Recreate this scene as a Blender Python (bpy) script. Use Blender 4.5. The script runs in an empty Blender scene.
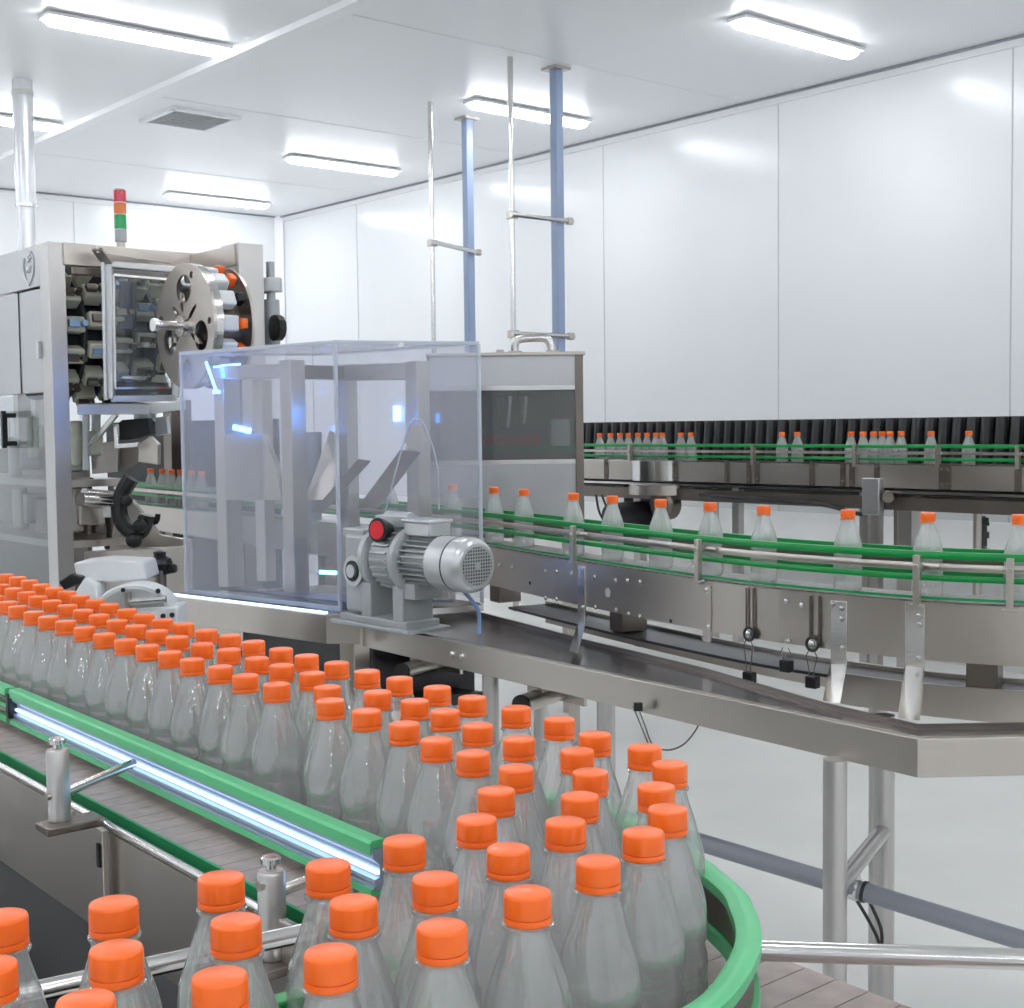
import bpy, math, random
from mathutils import Vector, Matrix
random.seed(7)
S = bpy.context.scene
COL = S.collection
PI = math.pi
# ------------------------------------------------------------------ camera calibration
F = 1350.0; PITCH = math.radians(3.27); ROLL = math.radians(.7); H = 1.45
cp, sp, cr, sr = math.cos(PITCH), math.sin(PITCH), math.cos(ROLL), math.sin(ROLL)
Fw = Vector((0, cp, -sp)); R0 = Vector((1, 0, 0)); U0 = Vector((0, sp, cp))
Rt = R0*cr - U0*sr; Up = U0*cr + R0*sr
def ray(px, py): return Fw + Rt*((px-512)/F) + Up*((504-py)/F)
def P(px, py, c):                      # ray meets the height c below the eye
    d = ray(px, py); t = -c/d.z; return Vector((d.x*t, d.y*t, H-c))
def PY(px, py, Y):                     # ray at depth Y
    d = ray(px, py); t = Y/d.y; return Vector((d.x*t, Y, H+d.z*t))
TILT = .012
def Lp(px, py, c):                     # packed conveyor plane (rises a little with distance)
    d = ray(px, py); t = (-c-TILT)/(d.z-TILT*d.y); return Vector((d.x*t, d.y*t, H+d.z*t))
A2 = Vector((-.646, .763, 0)).normalized(); B2 = Vector((A2.y, -A2.x, 0)); Z3 = Vector((0, 0, 1))
AX = (A2, B2, Z3)
# ------------------------------------------------------------------ mesh builder
class MB:
    def __init__(s): s.v = []; s.f = []
    def add(s, vs, fs):
        o = len(s.v); s.v += [Vector(v) for v in vs]; s.f += [tuple(i+o for i in f) for f in fs]; return s
    def box(s, c, size, ax=None):
        ax = ax or (Vector((1,0,0)), Vector((0,1,0)), Z3); c = Vector(c)
        h = [a*(d/2) for a, d in zip(ax, size)]
        vs = [c+h[0]*i+h[1]*j+h[2]*k for i in (-1,1) for j in (-1,1) for k in (-1,1)]
        return s.add(vs, [(0,1,3,2),(4,6,7,5),(0,4,5,1),(2,3,7,6),(0,2,6,4),(1,5,7,3)])
    def beam(s, p0, p1, w, h, up=Z3):
        p0, p1 = Vector(p0), Vector(p1); d = (p1-p0); L = d.length; d.normalize()
        side = d.cross(Vector(up))
        if side.length < 1e-5: side = d.cross(Vector((1,0,0)))
        side.normalize(); u = side.cross(d)
        return s.box((p0+p1)/2, (L, w, h), (d, side, u))
    def cyl(s, p0, p1, r0, r1=None, seg=16):
        r1 = r0 if r1 is None else r1
        return s.rings([(p0, r0), (p1, r1)], (Vector(p1)-Vector(p0)).normalized(), seg)
    def rings(s, rs, axis, seg=16, caps=True):
        a = Vector(axis).normalized(); t = a.orthogonal().normalized(); b = a.cross(t)
        vs = []; fs = []
        for p, r in rs:
            p = Vector(p)
            vs += [p+t*(r*math.cos(2*PI*k/seg))+b*(r*math.sin(2*PI*k/seg)) for k in range(seg)]
        n = len(rs)
        for i in range(n-1):
            for k in range(seg):
                fs.append((i*seg+k, i*seg+(k+1) % seg, (i+1)*seg+(k+1) % seg, (i+1)*seg+k))
        if caps: fs += [tuple(range(seg-1, -1, -1)), tuple(range((n-1)*seg, n*seg))]
        return s.add(vs, fs)
    def lathe(s, prof, c, axis=Z3, seg=24, caps=True):   # prof = [(r, h along axis)]
        c = Vector(c); a = Vector(axis).normalized()
        return s.rings([(c+a*h, max(r, 1e-5)) for r, h in prof], a, seg, caps)
    def tube(s, path, r, seg=10):
        path = [Vector(p) for p in path]; vs = []; fs = []; n = len(path); t = None
        for i, p in enumerate(path):
            d = (path[min(i+1, n-1)]-path[max(i-1, 0)]).normalized()
            t = d.orthogonal().normalized() if t is None else (t-d*t.dot(d)).normalized()
            b = d.cross(t)
            vs += [p+t*(r*math.cos(2*PI*k/seg))+b*(r*math.sin(2*PI*k/seg)) for k in range(seg)]
        for i in range(n-1):
            for k in range(seg):
                fs.append((i*seg+k, i*seg+(k+1) % seg, (i+1)*seg+(k+1) % seg, (i+1)*seg+k))
        fs += [tuple(range(seg-1, -1, -1)), tuple(range((n-1)*seg, n*seg))]
        return s.add(vs, fs)
    def prism(s, poly, vec):
        poly = [Vector(p) for p in poly]; vec = Vector(vec); n = len(poly)
        fs = [tuple(range(n)), tuple(range(2*n-1, n-1, -1))]
        fs += [(i, i+n, (i+1) % n+n, (i+1) % n) for i in range(n)]
        return s.add(poly+[p+vec for p in poly], fs)
    def sphere(s, c, r, seg=14, n=8):
        return s.lathe([(r*math.sin(PI*i/n), -r*math.cos(PI*i/n)) for i in range(n+1)], c, Z3, seg)
    def sweep(s, path, prof, closed_prof=True):   # path of 3-D points; prof = [(offset to the left, dz)]
        path = [Vector(p) for p in path]; n = len(path); m = len(prof); vs = []; fs = []
        for i, p in enumerate(path):
            d0 = (path[i]-path[i-1]) if i else (path[1]-path[0])
            d1 = (path[i+1]-path[i]) if i < n-1 else d0
            d0 = Vector((d0.x, d0.y, 0)).normalized(); d1 = Vector((d1.x, d1.y, 0)).normalized()
            d = (d0+d1).normalized(); nn = Vector((-d.y, d.x, 0)); k = 1/max(.4, d.dot(d1))
            vs += [p+nn*(o*k)+Z3*z for o, z in prof]
        for i in range(n-1):
            for j in range(m if closed_prof else m-1):
                fs.append((i*m+j, i*m+(j+1) % m, (i+1)*m+(j+1) % m, (i+1)*m+j))
        if closed_prof: fs += [tuple(range(m-1, -1, -1)), tuple(range((n-1)*m, n*m))]
        return s.add(vs, fs)
    def bolt(s, p, n, r=.008):
        p = Vector(p); n = Vector(n).normalized()
        return s.lathe([(r*1.35, 0), (r*1.35, r*.3), (r, r*.32), (r*.95, r*.8), (r*.6, r*1.0)], p, n, 8)
ORIG = {}
def origin_of(o):
    while o.parent: o = o.parent
    return ORIG.get(o.name, Vector((0, 0, 0)))
def mk(name, mb, mat, parent=None, bevel=0, label=None, base=None, kind=None, ang=35):
    me = bpy.data.meshes.new(name)
    org = origin_of(parent) if parent else Vector(base or (0, 0, 0))
    me.from_pydata([v-org for v in mb.v], [], mb.f); me.validate()
    import bmesh
    bm = bmesh.new(); bm.from_mesh(me); bmesh.ops.recalc_face_normals(bm, faces=bm.faces); bm.to_mesh(me); bm.free()
    o = bpy.data.objects.new(name, me); COL.objects.link(o)
    me.materials.append(M[mat] if isinstance(mat, str) else mat)
    me.polygons.foreach_set('use_smooth', [True]*len(me.polygons))
    me.set_sharp_from_angle(angle=math.radians(ang))
    if parent: o.parent = parent
    else: o.location = org; ORIG[o.name] = org
    if bevel:
        b = o.modifiers.new('bevel', 'BEVEL'); b.width = bevel; b.segments = 2; b.limit_method = 'ANGLE'; b.angle_limit = math.radians(40)
    if label: o['label'] = label
    if kind: o['kind'] = kind
    return o
def tag(o, label, cat, group=None):
    o['label'] = label; o['category'] = cat
    if group: o['group'] = group
    return o
def thing(name, label, cat, loc, group=None):
    o = bpy.data.objects.new(name, None); COL.objects.link(o); o.location = Vector(loc); o.empty_display_size = .05
    ORIG[o.name] = Vector(loc); return tag(o, label, cat, group)
def struct(name, mb, mat, bevel=0): return mk(name, mb, mat, None, bevel, kind='structure')
ONES = 'first second third fourth fifth sixth seventh eighth ninth tenth eleventh twelfth thirteenth fourteenth fifteenth sixteenth seventeenth eighteenth nineteenth twentieth'.split()
def ordw(i):   # 1-based
    if i <= 20: return ONES[i-1]
    return ('twenty-' if i < 30 else 'thirty-')+ONES[i % 10-1]
# ------------------------------------------------------------------ materials
M = {}
def lin(r, g, b):
    f = lambda c: (c/255/12.92 if c/255 <= .04045 else ((c/255+.055)/1.055)**2.4)
    return (f(r), f(g), f(b), 1)
def newmat(name):
    m = bpy.data.materials.new(name); m.use_nodes = True; nt = m.node_tree
    return m, nt, nt.nodes, nt.links, nt.nodes['Principled BSDF']
def setp(b, **kw):
    for k, v in kw.items(): b.inputs[k].default_value = v
def plain(name, rgb, rough=.5, metal=0, spec=.5, noise=.0, nscale=8, bump=0, bscale=40, coat=0):
    m, nt, N, Lk, b = newmat(name); c = lin(*rgb)
    setp(b, **{'Base Color': c, 'Roughness': rough, 'Metallic': metal, 'Specular IOR Level': spec, 'Coat Weight': coat})
    if noise or bump:
        tc = N.new('ShaderNodeTexCoord')
    if noise:
        n = N.new('ShaderNodeTexNoise'); n.inputs['Scale'].default_value = nscale; n.inputs['Detail'].default_value = 5
        Lk.new(tc.outputs['Object'], n.inputs['Vector'])
        mr = N.new('ShaderNodeMapRange'); mr.inputs['From Min'].default_value = .3; mr.inputs['From Max'].default_value = .7
        mr.inputs['To Min'].default_value = 1-noise; mr.inputs['To Max'].default_value = 1+noise
        Lk.new(n.outputs['Fac'], mr.inputs['Value'])
        mx = N.new('ShaderNodeVectorMath'); mx.operation = 'MULTIPLY'; mx.inputs[0].default_value = c[:3]
        Lk.new(mr.outputs['Result'], mx.inputs[1]); Lk.new(mx.outputs['Vector'], b.inputs['Base Color'])
    if bump:
        n2 = N.new('ShaderNodeTexNoise'); n2.inputs['Scale'].default_value = bscale; n2.inputs['Detail'].default_value = 3
        Lk.new(tc.outputs['Object'], n2.inputs['Vector'])
        bp = N.new('ShaderNodeBump'); bp.inputs['Strength'].default_value = bump; bp.inputs['Distance'].default_value = .01
        Lk.new(n2.outputs['Fac'], bp.inputs['Height']); Lk.new(bp.outputs['Normal'], b.inputs['Normal'])
    M[name] = m; return m
def brushed(name, rgb, rough=.3, stretch=(3, 3, 90), var=.12):
    m, nt, N, Lk, b = newmat(name); c = lin(*rgb)
    setp(b, Metallic=1.0, Roughness=rough)
    tc = N.new('ShaderNodeTexCoord'); mp = N.new('ShaderNodeMapping'); mp.inputs['Scale'].default_value = stretch
    n = N.new('ShaderNodeTexNoise'); n.inputs['Scale'].default_value = 1; n.inputs['Detail'].default_value = 4
    Lk.new(tc.outputs['Object'], mp.inputs['Vector']); Lk.new(mp.outputs['Vector'], n.inputs['Vector'])
    n2 = N.new('ShaderNodeTexNoise'); n2.inputs['Scale'].default_value = 5; n2.inputs['Detail'].default_value = 3; Lk.new(tc.outputs['Object'], n2.inputs['Vector'])
    ad = N.new('ShaderNodeMath'); ad.operation = 'ADD'; Lk.new(n2.outputs['Fac'], ad.inputs[0]); Lk.new(n2.outputs['Fac'], ad.inputs[1])
    mr = N.new('ShaderNodeMapRange'); mr.inputs['From Min'].default_value = .6; mr.inputs['From Max'].default_value = 1.4
    mr.inputs['To Min'].default_value = 1-var; mr.inputs['To Max'].default_value = 1+var; Lk.new(ad.outputs[0], mr.inputs['Value'])
    mx = N.new('ShaderNodeVectorMath'); mx.operation = 'MULTIPLY'; mx.inputs[0].default_value = c[:3]
    Lk.new(mr.outputs['Result'], mx.inputs[1]); Lk.new(mx.outputs['Vector'], b.inputs['Base Color'])
    mr2 = N.new('ShaderNodeMapRange'); mr2.inputs['From Min'].default_value = .3; mr2.inputs['From Max'].default_value = .7
    mr2.inputs['To Min'].default_value = rough*.92; mr2.inputs['To Max'].default_value = rough*1.1
    Lk.new(n2.outputs['Fac'], mr2.inputs['Value']); Lk.new(mr2.outputs['Result'], b.inputs['Roughness'])
    n.inputs['Scale'].default_value = 6; bp = N.new('ShaderNodeBump'); bp.inputs['Strength'].default_value = .03; bp.inputs['Distance'].default_value = .002
    Lk.new(n.outputs['Fac'], bp.inputs['Height']); Lk.new(bp.outputs['Normal'], b.inputs['Normal'])
    M[name] = m; return m
def emit(name, rgb, strength):
    m, nt, N, Lk, b = newmat(name); c = lin(*rgb)
    setp(b, **{'Base Color': c, 'Emission Color': c, 'Emission Strength': strength, 'Roughness': .4}); M[name] = m; return m
def schlick(N, Lk, bp, k):
    lw = N.new('ShaderNodeLayerWeight'); lw.inputs['Blend'].default_value = .5
    if bp: Lk.new(bp.outputs['Normal'], lw.inputs['Normal'])
    pw = N.new('ShaderNodeMath'); pw.operation = 'POWER'; pw.inputs[1].default_value = 5; Lk.new(lw.outputs['Facing'], pw.inputs[0])
    ma = N.new('ShaderNodeMath'); ma.operation = 'MULTIPLY_ADD'; ma.use_clamp = True; ma.inputs[1].default_value = .95; ma.inputs[2].default_value = .045*k
    Lk.new(pw.outputs[0], ma.inputs[0]); return ma
def clear(name, tint, ior=1.45, rough=.02, haze=0.0, hazecol=(235, 240, 248), bump=0, bscale=60, stretch=(1, 1, 1), rscale=1.0):
    # a thin clear wall: what is behind shows straight through, the surface reflects by its angle, a little light scatters in it
    m, nt, N, Lk, b = newmat(name); N.remove(b); out = [n for n in N if n.type == 'OUTPUT_MATERIAL'][0]
    tr = N.new('ShaderNodeBsdfTransparent'); tr.inputs['Color'].default_value = lin(*tint)
    gl = N.new('ShaderNodeBsdfGlossy'); gl.inputs['Roughness'].default_value = rough
    sc = schlick(N, Lk, None, rscale)
    mix = N.new('ShaderNodeMixShader'); Lk.new(sc.outputs[0], mix.inputs[0]); Lk.new(tr.outputs[0], mix.inputs[1]); Lk.new(gl.outputs[0], mix.inputs[2])
    last = mix
    if haze:
        df = N.new('ShaderNodeBsdfDiffuse'); df.inputs['Color'].default_value = lin(*hazecol)
        tl = N.new('ShaderNodeBsdfTranslucent'); tl.inputs['Color'].default_value = lin(*hazecol)
        hm = N.new('ShaderNodeMixShader'); hm.inputs[0].default_value = .5; Lk.new(df.outputs[0], hm.inputs[1]); Lk.new(tl.outputs[0], hm.inputs[2])
        m2 = N.new('ShaderNodeMixShader'); m2.inputs[0].default_value = haze; Lk.new(mix.outputs[0], m2.inputs[1]); Lk.new(hm.outputs[0], m2.inputs[2]); last = m2
    if bump:
        tc = N.new('ShaderNodeTexCoord'); mp = N.new('ShaderNodeMapping'); mp.inputs['Scale'].default_value = stretch
        n = N.new('ShaderNodeTexNoise'); n.inputs['Scale'].default_value = bscale; n.inputs['Detail'].default_value = 2
        Lk.new(tc.outputs['Object'], mp.inputs['Vector']); Lk.new(mp.outputs['Vector'], n.inputs['Vector'])
        bp = N.new('ShaderNodeBump'); bp.inputs['Strength'].default_value = bump; bp.inputs['Distance'].default_value = .004
        Lk.new(n.outputs['Fac'], bp.inputs['Height'])
        Lk.new(bp.outputs['Normal'], gl.inputs['Normal'])
    Lk.new(last.outputs[0], out.inputs['Surface']); M[name] = m; return m
plain('wall_paint', (238, 240, 242), .22, spec=.5, noise=.012, nscale=1.2, bump=.03, bscale=3)
plain('ceiling_paint', (238, 239, 241), .32, spec=.4, noise=.012, nscale=1.0, bump=.03, bscale=3)
plain('white_trim', (240, 241, 243), .3)
plain('joint', (205, 208, 212), .5)
plain('ceiling_joint', (226, 228, 231), .5)
plain('lamp_body', (240, 241, 243), .4)
plain('floor_epoxy', (226, 226, 223), .3, spec=.4, noise=.04, nscale=2.0, bump=.02, bscale=6)
plain('kerb', (225, 225, 223), .35, noise=.02)
brushed('steel', (192, 185, 178), .3, (6, 6, 120), .03)
brushed('steel_vert', (194, 191, 189), .3, (90, 90, 3), .03)
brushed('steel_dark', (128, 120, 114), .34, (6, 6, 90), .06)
brushed('steel_bright', (214, 212, 210), .16, (10, 10, 50), .06)
brushed('steel_wet', (182, 180, 184), .2, (1.5, 1.5, 1.5), .15)
brushed('grey_panel', (188, 188, 190), .34, (60, 60, 3), .05)
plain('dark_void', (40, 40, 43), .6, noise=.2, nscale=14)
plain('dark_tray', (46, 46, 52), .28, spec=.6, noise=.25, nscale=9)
plain('black_plastic', (22, 22, 25), .35)
plain('black_rubber', (40, 40, 43), .45, noise=.2, nscale=30)
plain('navy', (30, 42, 88), .35)
plain('cream', (216, 214, 196), .4, noise=.06, nscale=30)
plain('pale_blue', (150, 180, 215), .35)
plain('green_rail', (0, 146, 66), .3)
plain('green_rail_lit', (92, 196, 134), .35, noise=.04, nscale=20)  # same green plastic as the other rails, top light put into the colour
plain('green_dark', (20, 148, 88), .4)
plain('belt', (164, 150, 146), .5, noise=.14, nscale=35)
plain('belt_gap', (52, 46, 46), .8)
plain('belt_wet', (150, 144, 140), .35, noise=.35, nscale=45, bump=.5, bscale=70)
plain('cap_orange', (255, 110, 18), .32, spec=.6)
plain('white_enamel', (225, 228, 230), .3)
plain('grey_cast', (176, 180, 182), .38, metal=.35, noise=.05, nscale=20)
plain('silver_paint', (205, 207, 209), .3, metal=.55)
plain('vent_grey', (158, 160, 164), .5)
plain('grille_dark', (58, 60, 62), .5)
plain('red_dial', (226, 28, 48), .35)
plain('post_blue', (150, 166, 196), .3)
plain('pipe_grey', (138, 140, 150), .35)
plain('pipe_white', (226, 228, 232), .2, metal=.4)
plain('blue_strap', (110, 140, 185), .4)
plain('lens_red', (214, 60, 78), .15); plain('lens_orange', (232, 128, 70), .15); plain('lens_green', (30, 165, 92), .15)
plain('emblem_white', (226, 230, 234), .3)
plain('sticker', (208, 206, 202), .5, noise=.1, nscale=90)
emit('lamp_glow', (250, 252, 255), 13)
emit('led_blue', (60, 145, 255), 16)
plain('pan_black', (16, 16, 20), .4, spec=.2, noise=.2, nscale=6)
emit('led_white', (190, 220, 255), 1.7)
plain('anodised', (172, 184, 204), .3, metal=.5)
def pet(name, haze, bump, bscale, stretch, rscale, rough, refr=.55):
    # thin clear plastic: straight view through, more wall to cross (greyer, hazier) where it is seen edge on, mirror by angle
    m, nt, N, Lk, b = newmat(name); N.remove(b); out = [n for n in N if n.type == 'OUTPUT_MATERIAL'][0]
    tc = N.new('ShaderNodeTexCoord'); mp = N.new('ShaderNodeMapping'); mp.inputs['Scale'].default_value = stretch
    n = N.new('ShaderNodeTexNoise'); n.inputs['Scale'].default_value = bscale; n.inputs['Detail'].default_value = 2
    Lk.new(tc.outputs['Object'], mp.inputs['Vector']); Lk.new(mp.outputs['Vector'], n.inputs['Vector'])
    bp = N.new('ShaderNodeBump'); bp.inputs['Strength'].default_value = bump; bp.inputs['Distance'].default_value = .004
    Lk.new(n.outputs['Fac'], bp.inputs['Height'])
    lw = N.new('ShaderNodeLayerWeight'); lw.inputs['Blend'].default_value = .5
    cr_ = N.new('ShaderNodeMix'); cr_.data_type = 'RGBA'; cr_.inputs[6].default_value = (.995, .997, .997, 1); cr_.inputs[7].default_value = (.55, .59, .59, 1)
    pw = N.new('ShaderNodeMath'); pw.operation = 'POWER'; pw.inputs[1].default_value = 3; Lk.new(lw.outputs['Facing'], pw.inputs[0])
    Lk.new(pw.outputs[0], cr_.inputs[0])
    t0 = N.new('ShaderNodeBsdfTransparent'); Lk.new(cr_.outputs[2], t0.inputs['Color'])
    rf = N.new('ShaderNodeBsdfRefraction'); Lk.new(cr_.outputs[2], rf.inputs['Color']); rf.inputs['IOR'].default_value = 1.22; rf.inputs['Roughness'].default_value = 0
    Lk.new(bp.outputs['Normal'], rf.inputs['Normal'])
    tr = N.new('ShaderNodeMixShader'); tr.inputs[0].default_value = refr; Lk.new(t0.outputs[0], tr.inputs[1]); Lk.new(rf.outputs[0], tr.inputs[2])
    gl = N.new('ShaderNodeBsdfGlossy'); gl.inputs['Roughness'].default_value = rough; Lk.new(bp.outputs['Normal'], gl.inputs['Normal'])
    sc = schlick(N, Lk, bp, rscale)
    mix = N.new('ShaderNodeMixShader'); Lk.new(sc.outputs[0], mix.inputs[0]); Lk.new(tr.outputs[0], mix.inputs[1]); Lk.new(gl.outputs[0], mix.inputs[2])
    df = N.new('ShaderNodeBsdfDiffuse'); df.inputs['Color'].default_value = (.97, .98, .98, 1)
    tl = N.new('ShaderNodeBsdfTranslucent'); tl.inputs['Color'].default_value = (.97, .98, .98, 1)
    hm = N.new('ShaderNodeMixShader'); hm.inputs[0].default_value = .5; Lk.new(df.outputs[0], hm.inputs[1]); Lk.new(tl.outputs[0], hm.inputs[2])
    m2 = N.new('ShaderNodeMixShader'); m2.inputs[0].default_value = haze; Lk.new(mix.outputs[0], m2.inputs[1]); Lk.new(hm.outputs[0], m2.inputs[2])
    Lk.new(m2.outputs[0], out.inputs['Surface']); M[name] = m
pet('bottle_glass', .15, .8, 48, (1, 1, .35), 3.6, .012, .4)
pet('bottle_glass_ribbed', .28, 1.0, 170, (1, 1, 1), 2.6, .05)
clear('acrylic', (250, 250, 252), 1.45, .02, haze=.12, hazecol=(234, 236, 243))
clear('acrylic_edge', (235, 240, 246), 1.5, .1, haze=.6, hazecol=(244, 247, 252))
clear('window_glass', (240, 242, 243), 1.5, .02, haze=.05, rscale=1.6)
clear('smoked_glass', (205, 206, 206), 1.6, .03, haze=.16, hazecol=(190, 190, 188), rscale=1.8)
EXPOSURE = 1.0
# ------------------------------------------------------------------ the room
CE = H+2.24
K = Vector((-2.415, 14.43, 0))            # far corner
def R(a, b, z=0.0): return K - A2*a - B2*b + Z3*z     # room coordinates: a towards the camera along the right wall, b away from it
LA, LB = 19.0, 11.0
def slab(name, pts, vec, mat): return struct(name, MB().prism(pts, vec), mat)
slab('floor', [R(-.2, -.2), R(LA+.2, -.2), R(LA+.2, LB+.2), R(-.2, LB+.2)], (0, 0, -.1), 'floor_epoxy')
slab('ceiling', [R(-.2, -.2, CE), R(LA+.2, -.2, CE), R(LA+.2, LB+.2, CE), R(-.2, LB+.2, CE)], (0, 0, .1), 'ceiling_paint')
slab('wall_right', [R(-.1, 0), R(LA, 0), R(LA, 0, CE), R(-.1, 0, CE)], B2*.1, 'wall_paint')
slab('wall_back', [R(0, 0), R(0, LB), R(0, LB, CE), R(0, 0, CE)], A2*.1, 'wall_paint')
slab('wall_left', [R(0, LB), R(LA, LB), R(LA, LB, CE), R(0, LB, CE)], -B2*.1, 'wall_paint')
slab('wall_front', [R(LA, 0), R(LA, LB), R(LA, LB, CE), R(LA, 0, CE)], -A2*.1, 'wall_paint')
ti = 0
def trim(p0, p1, w, h, mat):
    global ti
    ti += 1; struct('trim_%d' % ti, MB().beam(p0, p1, w, h), mat)
for a in (4.89, 6.61, 8.34, 10.07, 3.16, 1.44): trim(R(a, .0, .02), R(a, .0, CE-.02), .012, .006, 'joint')
for b in (2.25, 4.1): trim(R(0, b, .02), R(0, b, CE-.02), .012, .006, 'joint')
trim(R(.03, .03, .02), R(.03, .03, CE), .09, .09, 'white_trim')
trim(R(0, .012, CE-.03), R(14, .012, CE-.03), .02, .05, 'white_trim'); trim(R(0, .02, CE-.008), R(14, .02, CE-.008), .05, .012, 'pipe_grey')
trim(R(.012, 0, CE-.03), R(.012, LB, CE-.03), .02, .05, 'white_trim'); trim(R(.02, 0, CE-.008), R(.02, LB, CE-.008), .05, .012, 'pipe_grey')
trim(R(0, 3.43, CE-.018), R(14, 3.43, CE-.018), .09, .036, 'white_trim')
for a in (1.75, 4.05, 6.35): trim(R(a, .1, CE-.001), R(a, 3.3, CE-.001), .008, .003, 'ceiling_joint')
# sloped kerb along the right wall
kb = MB().prism([R(-.05, 0, 0), R(-.05, .3, 0), R(-.05, .3, .60), R(-.05, .05, .84), R(-.05, 0, .84)], -A2*(14))
struct('baseboard_right', kb, 'kerb')
# ------------------------------------------------------------------ ceiling lamps
LAMPS = [(5.38, 4.08, 'white batten ceiling lamp at the top left, left of the raised seam'),
         (7.63, 1.10, 'white batten ceiling lamp at the top right, nearest the camera on that side'),
         (5.27, 1.09, 'white batten ceiling lamp behind the tall blue post with the thin steel pipe'),
         (2.90, 1.10, 'white batten ceiling lamp left of the shorter blue post, beyond the air vent'),
         (.74, 1.12, 'farthest white batten ceiling lamp, right of the signal tower near the corner'),
         (2.88, 4.08, 'white batten ceiling lamp behind the white ceiling column at the left edge')]
def make_lamp(a, b, label):
    c = R(a, b, CE); t = thing('ceiling_lamp', label, 'lamp', c-Z3*.10, 'ceiling batten lamps')
    h = MB().box(c-Z3*.018, (.15, 1.09, .018), AX).box(c-Z3*.005, (.06, 1.0, .01), AX)
    mk('lamp_housing', h, 'lamp_body', t, .003)
    prof = [(.062*math.cos(x), -.0275-.040*math.sin(x)) for x in [PI*i/10 for i in range(11)]]
    d = MB().prism([c-B2*.50+A2*p+Z3*q for p, q in prof], B2*1.00)
    mk('diffuser', d, 'lamp_glow', t)
    for s in (-1, 1):
        e = MB().add([c+B2*((.50+dd)*s)+A2*(p*k)+Z3*(-.0275+(q+.0275)*k) for dd, k in ((0, 1.0), (.035, .6)) for p, q in prof], [tuple(range(11)), tuple(range(21, 10, -1))]+[(i, i+11, (i+1) % 11+11, (i+1) % 11) for i in range(11)])
        mk('end_cap', e, 'lamp_glow', t)
for a, b, l in LAMPS: make_lamp(a, b, l)
for a in (9.93, 12.2, 14.5, 16.8):
    for b in (1.1, 4.08, 7.06, 9.8): make_lamp(a, b, 'white batten ceiling lamp on the ceiling behind the camera')
for a in (.74, 2.9, 5.3, 7.6):
    for b in (7.06, 9.8): make_lamp(a, b, 'white batten ceiling lamp on the ceiling out of view to the left')
make_lamp(7.6, 4.08, 'white batten ceiling lamp on the ceiling above the camera')
make_lamp(.74, 4.08, 'white batten ceiling lamp hidden behind the left machine')
# ------------------------------------------------------------------ air vent
vc = R(3.6, 2.87, CE)
v = thing('ceiling_vent', 'square grey louvred air vent set in the white ceiling, upper left', 'vent', vc-Z3*.03)
fr = MB()
for s in (-1, 1):
    fr.box(vc+A2*(.245*s)-Z3*.012, (.04, .53, .024), AX); fr.box(vc+B2*(.245*s)-Z3*.012, (.49, .04, .024), AX)
mk('vent_frame', fr, 'white_trim', v)
mk('duct_back', MB().box(vc-Z3*.003, (.46, .46, .004), AX), 'vent_grey', v)
sl = MB()
for i in range(9):
    o = -.2+.05*i
    sl.box(vc+A2*o-Z3*.016, (.036, .455, .004), ((A2+Z3*.7).normalized(), B2, (Z3-A2*.7).normalized()))
mk('louvre', sl, 'white_trim', v)
# ------------------------------------------------------------------ pipes from ceiling
cw = P(22, 80, -2.24); cz = H+.5
t = thing('ceiling_column', 'white round service column from ceiling to the left machine', 'column', (cw.x, cw.y, cz))
mk('column_tube', MB().cyl((cw.x, cw.y, cz), (cw.x, cw.y, CE-.78), .052, seg=24), 'pipe_white', t)
mk('column_sleeve', MB().cyl((cw.x, cw.y, CE-.79), (cw.x, cw.y, CE), .062, seg=24), 'pipe_white', t)
mk('collar', MB().cyl((cw.x, cw.y, CE-.1), (cw.x, cw.y, CE-.07), .068, seg=24).cyl((cw.x, cw.y, CE-.80), (cw.x, cw.y, CE-.78), .066, seg=24), 'steel_bright', t)
def post(px, py, zb, label):
    q = P(px, py, -2.24); t = thing('blue_post', label, 'post', (q.x, q.y, zb), 'blue square posts')
    mk('post_tube', MB().beam((q.x, q.y, zb), (q.x, q.y, CE), .062, .062, A2), 'post_blue', t, .006)
    mk('ceiling_flange', MB().box((q.x, q.y, CE-.008), (.13, .13, .016), AX), 'steel', t)
    return q
def rod(px, py, zb, label):
    q = P(px, py, -2.24); o = mk('steel_pipe', MB().cyl((q.x, q.y, zb), (q.x, q.y, CE), .017, seg=14), 'steel_bright', None, base=(q.x, q.y, zb))
    tag(o, label, 'pipe', 'thin steel ceiling pipes'); return q
q1 = rod(430, 102, H+.20, 'thin steel pipe hanging left of the shorter blue post')
b1 = post(467, 118, H+.20, 'blue-grey square post farther left, with a thin steel pipe beside it')
q2 = rod(510, 57, H+.38, 'thin steel pipe left of the taller blue post')
b2 = post(556, 68, H+.20, 'taller blue-grey square post nearer the right, reaching the ceiling above the cabinet')
def tie(qa, qb, ya, label):
    z = PY(440, ya, qa.y).z; d = (qb-qa); d.z = 0; u = d.normalized(); off = Vector((u.y, -u.x, 0))*.045
    t = thing('pipe_tie_bar', label, 'bar', (qa.x, qa.y, z), 'steel tie bars')
    a = Vector((qa.x, qa.y, z))+off*.6; b = Vector((qb.x, qb.y, z))+off
    mk('bar', MB().cyl(a-u*.03, b+u*.09, .016, seg=12), 'steel_bright', t)
    mk('clamp', MB().box((qa.x, qa.y, z), (.055, .055, .05), AX), 'steel', t, .006)
    mk('clamp', MB().box(b+u*.06, (.04, .04, .045), AX), 'steel', t, .006)
tie(q1, b1, 243, 'steel tie bar joining the shorter blue post to its pipe')
tie(q2, b2, 216, 'upper steel tie bar on the taller blue post')
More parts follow.
